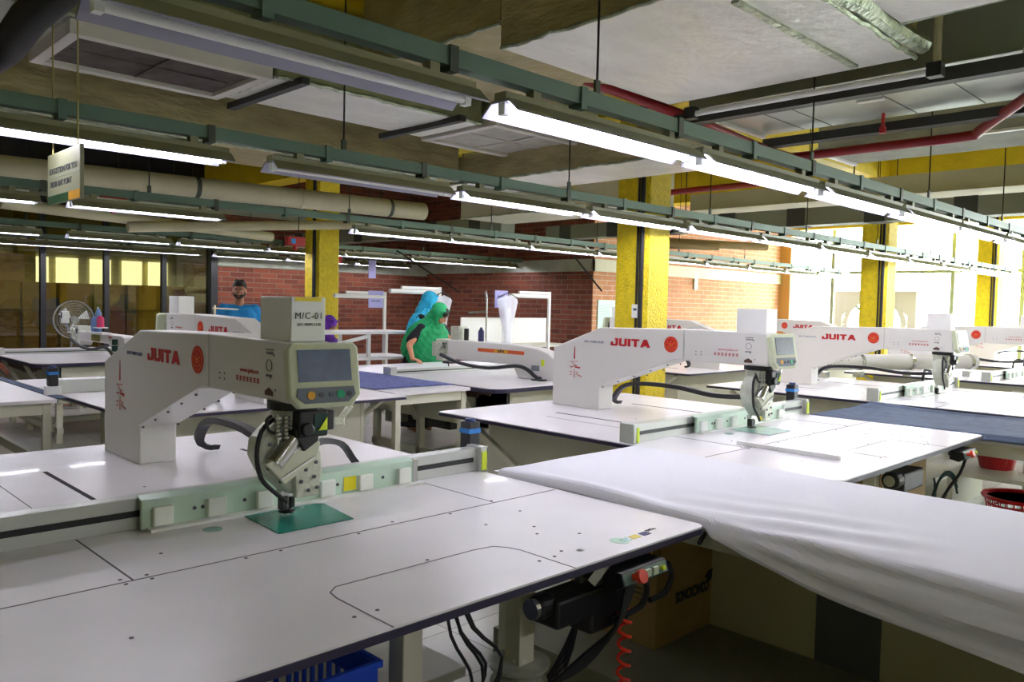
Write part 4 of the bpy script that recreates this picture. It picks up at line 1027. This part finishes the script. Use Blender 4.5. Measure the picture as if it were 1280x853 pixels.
def crate(loc, label, rz=0):
    t = thing('plastic_crate', label, 'crate', loc, rz)
    g = G(); w, d, h = .30, .20, .26
    g.box(-w, w, -d, d, 0, .015)
    for s in (-1, 1):
        g.box(-w, w, s*d-.006, s*d+.006, h-.06, h).box(-w, w, s*d-.006, s*d+.006, 0, .06)
        for k in range(17): g.box(-w+.0375*k-.006, -w+.0375*k+.006, s*d-.004, s*d+.004, .06, h-.06)
        g.box(s*w-.006, s*w+.006, -d, d, h-.06, h).box(s*w-.006, s*w+.006, -d, d, 0, .06)
        for k in range(11): g.box(s*w-.004, s*w+.004, -d+.04*k-.006, -d+.04*k+.006, .06, h-.06)
    g.build('crate_body', 'crateblue', t)
    G().box(-w-.012, w+.012, -d-.012, -d+.0, h-.012, h+.004).box(-w-.012, w+.012, d, d+.012, h-.012, h+.004).box(-w-.012, -w, -d, d, h-.012, h+.004).box(w, w+.012, -d, d, h-.012, h+.004).build('rim', 'crateblue', t)
    return t
def carton(loc, size, label, rz=0, m='carton', group=None, detail=True):
    t = thing('cardboard_box', label, 'box', loc, rz, group)
    w, d, h = size[0]/2, size[1]/2, size[2]
    G().box(-w, w, -d, d, 0, h).build('box_body', m, t, bevel=.004)
    if detail: G().box(-.03, .03, -d-.0012, -d, h*.7, h).box(-.03, .03, -d, d, h, h+.0012).build('packing_tape', 'carton2', t)
    return t
def small_things():
    # paper label box on the first machine
    # things below the nearest bed
    t = carton((2.905, 2.08, .13), (.44, .46, .48), 'brown cardboard box printed with upside down black letters under the cloth table', 0, detail=False)
    b = t.children[0]
    G().prism([(-.22,.48),(.225,.48),(.24,.47),(.235,.335),(-.2,.345),(-.22,.36)], 'y', -.245, -.232).build('front_flap', 'carton', t)
    G().prism([(-.23,.48),(.22,.48),(.22,.34),(-.2,.35)], 'x', -.24, -.228).build('side_flap', 'carton', t)
    text('printed_letters', 'CONCXONOS', .062, (.045, -.2315, .185), FACE_NY, 'ink', b, bold=.003, sx=.62, spin=PI)
    G().cyl((.175,-.2312,.225),(.175,-.2322,.225),.026,n=20).bar((.135,-.232,.225),(.215,-.232,.255),.012,.002).build('printed_emblem', 'ink', b)
    g = G()
    for k in range(5): g.box(-.221, -.2205, -.16, .02 + .03*(k%2), .30-.022*k, .305-.022*k)
    g.box(-.221,-.2205,-.20,.12,.19,.192).box(-.221,-.2205,-.20,.12,.315,.317).build('printed_lines', 'ink', b)
    t = crate((.78, 1.72, .42), 'bright blue plastic crate under the nearest machine bed')
    tb = thing('under_shelf', 'low dark steel stand holding the blue crate under the nearest bed', 'stand', (.78, 1.72, 0))
    G().box(-.33,.33,-.22,.22,.39,.419).build('shelf', 'traydark', tb)
    for sx in (-.3,.3):
        for sy in (-.19,.19): G().box(sx-.02,sx+.02,sy-.02,sy+.02,0,.39).build('leg', 'traydark', tb)
    # spool stand, motor, cables
    t = thing('thread_stand', 'grey metal thread stand with a round dish under the nearest bed', 'thread stand', (1.60, 1.56, 0))
    G().cyl((0,0,0),(0,0,.02),.12,n=24).cyl((0,0,.02),(0,0,.46),.012,n=10).build('pole', 'steel', t)
    G().lathe((0,0,.50), [(.02,-.01),(.085,.0),(.09,.012),(.08,.012),(.02,.006),(.015,.006)], 28).build('dish', 'castmetal', t, smooth=True)
    G().lathe((0,0,.40), [(.07,0),(.082,.02),(.082,.06),(.05,.08)], 24).build('lower_drum', 'castmetal', t, smooth=True)
    G().lathe((0,0,.512), [(.022,0),(.018,.03),(.012,.05),(.010,.07)], 14).build('spindle_cone', 'white', t, smooth=True)
    G().cyl((0,0,.56),(0,0,.66),.004,n=8).lathe((0,0,.575),[(.01,0),(.014,.01),(.006,.03),(.003,.03)],10).build('spindle', 'black', t)
    t = thing('drive_motor_unit', 'black motor with pulley mounted under the nearest bed edge', 'motor', (1.70, 1.45, .63))
    G().box(-.12,.20,-.05,.05,.02,.10).box(.02,.20,-.05,.04,-.03,.04).cyl((-.16,0,.08),(-.10,0,.08),.034,n=18).build('motor_body', 'black', t, bevel=.01)
    G().cyl((-.175,0,.08),(-.16,0,.08),.028,n=18).build('pulley', 'steel', t)
    G().bar((-.02,-.07,.14),(.03,-.09,.20),.03).bar((.0,-.02,.12),(.0,-.02,.21),.02).build('mount_bracket', 'steel', t)
    def cab(pts, r, label, m='cable', nm='cable', cat='cable'):
        o = G().tube(pts, r, n=7, smooth=4).build(nm, m, None, smooth=True); tag(o, label, cat); return o
    bundle = thing('cable_bundle', 'bundle of black cables falling from the nearest bed beside the thread stand', 'cable')
    for k in range(5):
        dx = .020*k; w1 = (.0,.03,-.01,.035,.01)[k]
        G().tube([(1.27+dx*.6,1.50,.815),(1.275+dx*.9+w1*.5,1.48,.70),(1.33+dx*1.3+w1,1.47,.60),(1.36+dx*.8,1.48,.52-.012*k),(1.46+dx,1.50,.43+.01*k),(1.62,1.55,.37+.014*k),(1.84,1.6,.47-.02*k),(1.95,1.62,.60)], .0044, n=6).build('cable', 'cable', bundle, smooth=True)
    g = thing('cable_bundle', 'black cables looping below the control box of the nearest bed', 'cable')
    for k in range(4):
        G().tube([(1.80+.012*k,1.34,.76),(1.80+.01*k,1.35,.70),(1.78,1.36,.62),(1.72,1.42,.54-.01*k),(1.62,1.47,.46),(1.52,1.5,.42-.008*k)], .008, n=6).build('cable', 'cable', g, smooth=True)
    G().tube([(1.88,1.34,.76),(1.91,1.35,.70),(1.90,1.36,.655),(1.85,1.37,.64),(1.78,1.37,.64)], .009, n=7).tube([(1.98,1.33,.77),(2.02,1.34,.72),(2.0,1.35,.67),(1.94,1.36,.66)], .009, n=7).build('cable', 'cable', g, smooth=True)
    pts = [(1.835+.017*math.cos(2*PI*k/10), 1.37+.017*math.sin(2*PI*k/10), .655-.0042*k) for k in range(70)]
    cab(pts, .0048, 'coiled bright red air hose hanging below the nearest bed', 'coil', 'coil_hose', 'hose')
    cab([(2.2,1.36,.78),(2.45,1.5,.765),(2.7,1.8,.75),(3.0,2.1,.70)], .008, 'black cable stretched under the cloth table')
    o = G().box(-.008,.008,-.05,.05,-.03,.03).build('clip', 'black', None)
    o.location = (2.9, 1.55, .66); tag(o, 'small black clip hanging under the cloth table', 'clip')
    # second bed: boxes, cables, baskets
    carton((4.87, 1.82, 0), (.72, .30, .74), 'large brown carton under the second machine bed', m='carton')
    carton((4.05, 1.95, 0), (.40, .34, .66), 'smaller brown carton standing left of the large one under the second bed', m='carton2')
    t = thing('cable_bundle', 'dark green and black cables coiled under the second bed corner', 'cable')
    for k in range(3):
        G().tube([(4.83,1.34,.76),(4.80,1.36,.66),(4.72,1.40,.56),(4.66,1.42,.48-.03*k)], .008, n=6).build('cable', 'cable', t, smooth=True)
    for k in range(3):
        c = V((4.90+.05*k, 1.42+.02*k, .58-.05*k)); rr = .06+.03*k
        G().tube([c+V((rr*math.cos(a*PI/6), 0.01*a, rr*math.sin(a*PI/6))) for a in range(13)], .006, n=6, smooth=2).build('cable_loop', 'darkgreen', t, smooth=True)
    t = thing('drive_motor_unit', 'black motor under the second machine bed edge', 'motor', (4.36, 1.48, .64))
    G().box(-.16,.12,-.04,.06,-.02,.08).cyl((-.24,0,.05),(-.16,0,.05),.045,n=16).build('motor_body', 'black', t, bevel=.01)
    G().cyl((-.25,0,.05),(-.24,0,.05),.028,n=16).build('pulley', 'steel', t)
    basket((5.58, 1.23, .13), 'red perforated plastic basket standing on the floor at right', .20, .30)
    basket((7.28, 1.80, .30), 'low red plastic basket on a shelf behind the standing red basket', .15, .15)
    t = thing('low_shelf', 'cream low shelf holding a red basket under the third machine bed', 'shelf', (7.25, 1.75, 0))
    G().box(-.42,.42,-.3,.3,.27,.30).build('shelf_board', 'cream', t)
    for sy in (-.26, .26): G().box(-.4,.4,sy-.02,sy+.02,0,.27).build('support', 'cream', t)
    struct('floor_plinth_right', G().box(5.2, 6.2, -1.2, 1.35, 0, .13), 'signpl')
    # cables under left rear machine
    t = thing('cable_bundle', 'tangle of black cables with a red coil under the left rear bed', 'cable')
    for k in range(7):
        a = .06*k
        G().tube([(1.72+.02*k,5.35,.80),(1.70+a*.6,5.2,.66-.02*k),(1.78+a,5.1,.50-.02*(k%3)),(1.95+a*.4,5.0,.42+.02*(k%2)),(2.1+.02*k,4.9,.52),(2.16,4.85,.60)], .008, n=6).build('cable', 'cable', t, smooth=True)
    G().tube([(1.86+.02*math.cos(k*PI/5), 5.15+.02*math.sin(k*PI/5), .66-.006*k) for k in range(50)], .004, n=6, smooth=1).build('red_coil', 'coil', t, smooth=True)
    # fan
    t = thing('pedestal_fan', 'round grey wire guard pedestal fan behind the left machine', 'fan', (3.374, 11.75, -.09))
    for yy in (-.09, .06):
      g = G()
      for k in range(1, 9):
        rr = .25*k/8
        for i in range(28):
            a = 2*PI*i/28; b = 2*PI*(i+1)/28
            g.bar((rr*math.cos(a), yy*(1 if k < 8 else .2), 1.28+rr*math.sin(a)), (rr*math.cos(b), yy*(1 if k < 8 else .2), 1.28+rr*math.sin(b)), .004 if k < 8 else .010)
      g.build('wire_guard', 'steel', t)
    h = G().cyl((0,-.07,1.28),(0,.16,1.28),.05,n=16).build('motor_hub', 'steel', t)
    for k in range(3):
        a = 2*PI*k/3 + .4
        G().prism([(.03*math.cos(a),.03*math.sin(a)+1.28),(.19*math.cos(a-.35),.19*math.sin(a-.35)+1.28),(.20*math.cos(a+.3),.20*math.sin(a+.3)+1.28)], 'y', -.03, -.02).build('blade', 'box_g', t)
    G().cyl((0,.10,.12),(0,.10,1.22),.02,n=12).cyl((0,.10,.09),(0,.10,.13),.2,n=24).build('stand', 'steel', t)
    # little control display on the left machine, bags of spools
    t = thing('control_display', 'small pale control display on a stalk above the left machine', 'display', (2.93, 10.35, 1.09))
    G().bar((0,0,0),(-.05,0,.12),.02).build('stalk', 'steel', t); b = G().box(-.085,-.01,-.03,.03,.10,.24).build('casing', 'white', t, bevel=.006)
    G().box(-.09,-.085,-.02,.02,.16,.225).build('screen', 'screen', b)
    t = thing('thread_cone_stand', 'stand with blue and pink thread spools above the left machine', 'thread stand', (3.05, 9.75, 1.09))
    G().box(-.05,.05,-.30,.25,.0,.02).cyl((0,0,0),(0,0,.30),.008,n=8).build('stand', 'white', t)
    for (y, z, h, m) in ((.12,.02,.17,'spoolblue'),(.05,.02,.17,'spoolblue'),(-.02,.02,.26,'spoolblue')): G().lathe((0.0,y,z), [(.035,0),(.033,h*.8),(.014,h),(.01,h)], 14).build('spool', m, t, smooth=True)
    G().box(-.06,.06,-.16,-.02,.065,.075).build('tray', 'white', t)
    G().lathe((0,-.09,.075), [(.04,0),(.038,.1),(.015,.13),(.01,.13)], 14).build('pink_spool', 'spoolpink', t, smooth=True)
    # hanging plastic bags on racks
    def rack(x, y, label, flip=1, h=1.72):
        t = thing('hanging_rack', label, 'rack', (x, y, 0))
        G().bar((0,0,.0),(0,0,h),.035).bar((0,0,h-.02),(-.62*flip,0,h-.02),.035).cyl((-.8*flip,0,h-.07),(0,0,h-.07),.03,n=10).bar((0,-.15,.01),(0,.15,.01),.05,.02).build('frame', 'white', t)
        return t
    rack(6.52, 9.1, 'white pipe rack with a lilac card left of the women', 1, 1.66)
    rack(8.55, 7.9, 'white pipe rack behind the long arm machine', 1, 1.72)
    rack(6.75, 8.2, 'white pipe rack behind the two women', 1, 1.73)
    for (x, y, z, lab) in ((6.36, 9.08, 1.44, 'lilac paper card with two printed lines hung on the rack left of the women'), (7.55, 7.86, 1.48, 'lilac paper card hung beside the clear plastic bags')):
        o = thing('card_sign', lab, 'sign', (x, y, z)); c = G().box(-.12,.12,-.003,.003,0,.23).build('card', 'lilac', o)
        text('card_lettering', 'M/C NO', .04, (0,-.004,.15), FACE_NY, 'ink', c); text('card_lettering', 'PLASTIC', .04, (0,-.004,.09), FACE_NY, 'ink', c)
    def bag(x, y, ztop, lab, h=.6, w=.17):
        t = thing('plastic_bag', lab, 'bag', (x, y, ztop))
        G().tube([(0,0,.04),(0,0,0)], .004, 6).tube([(-w,0,-.07),(-.02,0,0),(0,0,.01),(.02,0,0),(w,0,-.07)], .006, 6, smooth=1).build('clothes_hanger', 'black', t)
        rings = []
        for i in range(9):
            u = i/8; z = -.03 - h*u; ww = w*(1.1 - .65*min(1, u*1.5)) if u > .08 else w*.9
            rings.append([((ww+.006*math.sin(7*2*PI*k/24))*math.cos(2*PI*k/24), (.035+.008*math.sin(5*2*PI*k/24))*math.sin(2*PI*k/24), z - (.06*abs(math.cos(2*PI*k/24)) if i == 0 else 0)) for k in range(24)])
        G().loft(rings, cap=False).build('bag_film', 'bagclear', t, smooth=True)
        for dx in (-.06, 0, .06): G().cyl((dx*.5, 0, -.2), (dx*.4, 0, -h), .03, .02, n=10).build('rolled_sheet', 'paper', t)
    bag(7.60, 7.78, 1.68, 'clear plastic bags of white sheets on a black hanger right of the women', .68, .20)
    bag(6.72, 8.10, 1.66, 'clear plastic bags on a hanger right behind the woman in blue', .55, .17)
    t = thing('thread_pole', 'thin metal thread pole with a side arm on the round arm machine', 'thread stand', (5.42, 5.85, 1.15))
    G().cyl((0,0,0),(0,0,.42),.008,n=8).bar((0,0,.30),(0,.26,.28),.02).bar((0,0,.40),(0,.02,.5),.018).build('pole', 'steel', t)
    # thread stand in front of the man
    t = thing('thread_pole', 'thin pale thread pole with a cross arm in front of the man in blue', 'thread stand', (3.55, 7.85, 0))
    G().cyl((0,0,0),(0,0,1.45),.012,n=8).bar((-.02,-.0,1.42),(.25,0,1.41),.014).cyl((0,0,0),(0,0,.02),.12,n=16).build('pole', 'cream2', t)
    # poster and notices on walls
    t = thing('wall_poster', 'pale poster with green printing on the brick wall left of the yellow column', 'poster', (10.9, 8.69, 1.42))
    b = G().box(-.28,.22,-.01,0,-.35,.22).build('sheet', 'poster', t)
    g = G()
    for k in range(9):
        g.bar((-.22,-.011,-.28+.05*k),( .02+.16*((k*7)%3)/2,-.011,-.26+.05*k+.02*(k%2)),.02,.002)
    g.build('green_print', 'postergreen', b)
    o = G().box(-.06,.06,-.02,.0,0,.32).build('wall_notice', 'paper', None); o.location = (13.6, 8.69, 1.9); tag(o, 'narrow white sheet on the far brick wall near the windows', 'notice')
    o = thing('hanging_card', 'small lilac card hanging under the rear lights', 'sign', (7.9, 11.4, 1.92)); G().box(-.07,.07,-.01,.01,0,.30).build('card', 'lilac', o); G().cyl((0,0,.3),(0,0,.5),.004,n=6).build('string', 'cord', o)
    for (a, b, lab) in (((7.3,9.9,2.3),(7.35,8.5,1.68),'thin diagonal stay wire left of the hanging bags'), ((9.4,8.2,2.3),(9.0,7.3,1.75),'thin diagonal stay wire right of the hanging bags')):
        o = G().cyl(a, b, .012, n=8).build('stay_wire', 'rod', None); tag(o, lab, 'wire')
    # trunking cylinders in the distance (air tank) and machine arch
    t = thing('air_tank', 'long pale cylinder lying on the table behind the third machine', 'tank', (8.9, 3.25, TH))
    G().cyl((-.95,.5,.16),(1.1,-.5,.16),.082,n=24).build('tank', 'box_g', t, smooth=True)
    for q in (-.8,-.4,.2,.95): G().cyl((q-.018+.075,-.4878*q+.009,.16),(q+.018+.075,-.4878*q-.009,.16),.088,n=24).box(q+.02,q+.12,-.4878*q-.04,-.4878*q+.04,0,.06).build('saddle', 'steel', t)
    t = thing('arch_frame', 'tall pale frame with a round opening beside the second yellow column', 'machine frame', (14.9, 5.75, 0))
    g = G(); H, W = 1.92, .72; R = .52; cz = 1.3
    g.box(-.04,.04,-W,-W+.14,0,H-.12).box(-.04,.04,W-.14,W,0,H-.12).box(-.04,.04,-W,W,H-.12,H).prism([(-W+.14,H-.12),(-W+.45,H-.12),(-W+.14,H-.45)],'x',-.03,.03).prism([(W-.14,H-.12),(W-.45,H-.12),(W-.14,H-.45)],'x',-.03,.03)
    N = 24
    for k in range(N):
        a = 2*PI*k/N; b = 2*PI*(k+1)/N
        g.bar((0,R*math.cos(a),cz+R*math.sin(a)),(0,R*math.cos(b),cz+R*math.sin(b)),.07,.09)
    g.build('frame', 'cream', t); G().cyl((0,0,cz-.1),(.05,0,cz-.1),.08,n=16).bar((0,-.05,cz),(0,.4,cz+.4),.03).build('hub', 'outgreen', t)
    # cartons behind the glass partition
    k = 0
    for r, z in enumerate((.45, .87, 1.29)):
        for i in range(12):
            w = .46; x = 2.0 + i*.5 + random.uniform(-.01,.01)
            t = carton((x if r < 2 or True else x, 14.0 + .03*((i*3+r)%4), z), (w, .45, .415), 'brown cardboard carton in the stacks behind the glass partition', m=('carton','carton2')[(i+r)%3 == 0], group='cardboard cartons stacked behind the glass', detail=True); k += 1
    sh = thing('storage_shelf', 'low dark shelf carrying the cardboard cartons behind the glass', 'shelf', (4.8, 14.05, 0))
    G().box(-3.1,3.1,-.3,.3,.41,.449).build('shelf_board', 'traydark', sh)
    for xx in (-3.0,-1.5,0,1.5,3.0): G().box(xx-.03,xx+.03,-.28,.28,0,.41).build('support', 'traydark', sh)
    for (x, z, w, h, m, lab) in ((2.6,1.71,.5,.7,'cartonred','reddish brown tall carton on top of the stacks behind the glass at far left'), (3.12,1.71,.42,.42,'carton','brown carton on top of the stacks beside the reddish one'), (6.15,1.71,.42,.42,'carton','brown carton on top of the stacks near the brick wall'), (6.62,1.71,.42,.44,'carton2','darker carton on top of the stacks nearest the brick wall')):
        carton((x, 14.2, z), (w, .45, h), lab, m=m)
    for i, x in enumerate((4.2, 5.0, 5.6, 6.3, 7.0, 7.6)):
        struct('window_store_%d' % (i+1), G().box(x-.22, x+.22, 19.93, 19.99, 1.6, 2.35), 'storelight')
    o = G().box(-.15,.15,-.15,.15,0,3.88).build('store_column', 'yellowwall', None); o.location = (4.1, 17.2, 0); tag(o, 'yellow column seen through the glass partition', 'column')
M['storelight'] = mat('store_window_glow', 'F0F0DC', 0.5, emit=1.0, ehex='F4F2DA')
# ------------------------------------------------------------------ ASSEMBLE
setting()
column(5.96, 4.37, 'yellow concrete column with black conduits right of the centre', boxed=True)
column(6.09, 10.02, 'yellow concrete column in front of the red brick wall at left')
column(11.4, 4.37, 'yellow concrete column in the middle of the bright windows')
column(16.6, 4.37, 'yellow concrete column against the windows at the far right')
m1 = template_machine('nearest white flat bed sewing machine with a coloured screen and a box lettered M/C-01', (1.275, 1.34, 0))
fronts = [m1]
for xn, lab in ((4.19, 'second white flat bed sewing machine from the left in the front row'),
                (7.30, 'third white flat bed sewing machine in the front row beside the blue cloth'),
                (10.25, 'fourth white flat bed sewing machine in the front row at the right edge'),
                (13.2, 'fifth white flat bed sewing machine deepest in the front row')):
    c = copy_tree(m1); c.location = (xn, 1.34, 0); c['label'] = lab; fronts.append(c)
for xn, lab in ((2.58, 'rear row white sewing machine facing away behind the nearest one'),
                (8.15, 'rear row white sewing machine facing away right of the yellow column'),
                (11.6, 'rear row white sewing machine facing away beyond the second yellow column')):
    c = copy_tree(m1); c.location = (xn, 7.22, 0); c.rotation_euler = (0,0,PI); c['label'] = lab; c['group'] = 'flat bed machines of the rear row'; fronts.append(c)
round_machine('white sewing machine with a rounded arm and an orange band before the woman in green', (5.40, 7.22, 0), PI)
round_machine('slim cream sewing machine with a long straight arm at the far left', (3.15, 11.4, 0), PI, straight=True)
# paper on the first machine's cover, stickers on its bed
for ch in m1.children:
    if ch.name.startswith('motor_cover'): cov = ch
    if ch.name.startswith('table_top'): bed = ch
G().box(-.056,.058,.8325,.8345,1.40,1.528).build('paper_label', 'paper', cov)
text('cover_lettering', 'M/C-01', .028, (.003,.832,1.472), FACE_NY, 'ink', cov, bold=.0, spacing=1.15, sx=1.0)
text('cover_small_lettering', 'STY: MAPS 210B', .012, (.003,.832,1.446), FACE_NY, 'inkgrey', cov, bold=.0001)
G().box(-.045,.045,.8315,.834,1.517,1.529).build('yellow_tape', 'tape', cov)
for x, m in ((.605,'teal'),(.65,'tape'),(.70,'spoolnavy')):
    G().prism([(x-.018,.058),(x+.018,.058),(x+.022,.085),(x-.014,.085)], 'z', TH, TH+.0009).build('colour_sticker', m, bed)
G().cyl((.585,.075,TH),(.585,.075,TH+.0007),.03,n=18).build('sticker_ring', 'poster', bed)
text('sticker_lettering', 'JUITA', .018, (.75,.085,TH+.0006), FACE_PZ, 'ink', bed)
seal_template(1.275, 2.29, 'teal', 'dark green translucent sewing template under the nearest needle')
seal_template(4.19, 2.29, 'tealpale', 'pale green sewing template under the second machine needle')
tables(); far_tables(); ceiling(); people(); small_things()
purge = [o for o in COL.objects if o.type == 'EMPTY' and not o.get('label')]
for o in purge: bpy.data.objects.remove(o)

# ------------------------------------------------------------------ LIGHT, SKY, CAMERA
w = bpy.data.worlds.new('world'); SC.world = w; w.use_nodes = True
nt = w.node_tree; bg = nt.nodes['Background']
bg.inputs[0].default_value = (0.93, 0.97, 1.0, 1); bg.inputs[1].default_value = 6.5
for i in range(4):
    l = bpy.data.lights.new('window_portal', 'AREA'); l.shape = 'RECTANGLE'; l.size = 4.1; l.size_y = 3.2
    l.cycles.is_portal = True
    o = bpy.data.objects.new('window_portal', l); COL.objects.link(o)
    o.location = (17.45, 6.5 - 4.15*i, 2.1); o.rotation_euler = (math.radians(90), 0, math.radians(90))
cam = bpy.data.cameras.new('camera'); co = bpy.data.objects.new('camera', cam); COL.objects.link(co)
cam.sensor_width = 36; cam.lens = 1004/1280*36; cam.clip_start = .05
yaw, pitch, roll = .791, -.0449, .0227
F = V((math.cos(yaw)*math.cos(pitch), math.sin(yaw)*math.cos(pitch), math.sin(pitch)))
r = V((math.sin(yaw), -math.cos(yaw), 0)); u = r.cross(F)
Rr = r*math.cos(roll) + u*math.sin(roll); Uu = -r*math.sin(roll) + u*math.cos(roll)
mt = Matrix((( Rr.x, Uu.x, -F.x, 0), (Rr.y, Uu.y, -F.y, 0), (Rr.z, Uu.z, -F.z, 1.52), (0,0,0,1)))
co.matrix_world = mt; SC.camera = co
SC.view_settings.view_transform = 'Standard'; SC.view_settings.look = 'None'; SC.view_settings.gamma = 1; SC.view_settings.use_curve_mapping = False
SC.view_settings.exposure = 1.5
SC.cycles.use_denoising = True
SC.cycles.max_bounces = 8; SC.cycles.transparent_max_bounces = 12
SC.cycles.sample_clamp_indirect = 10
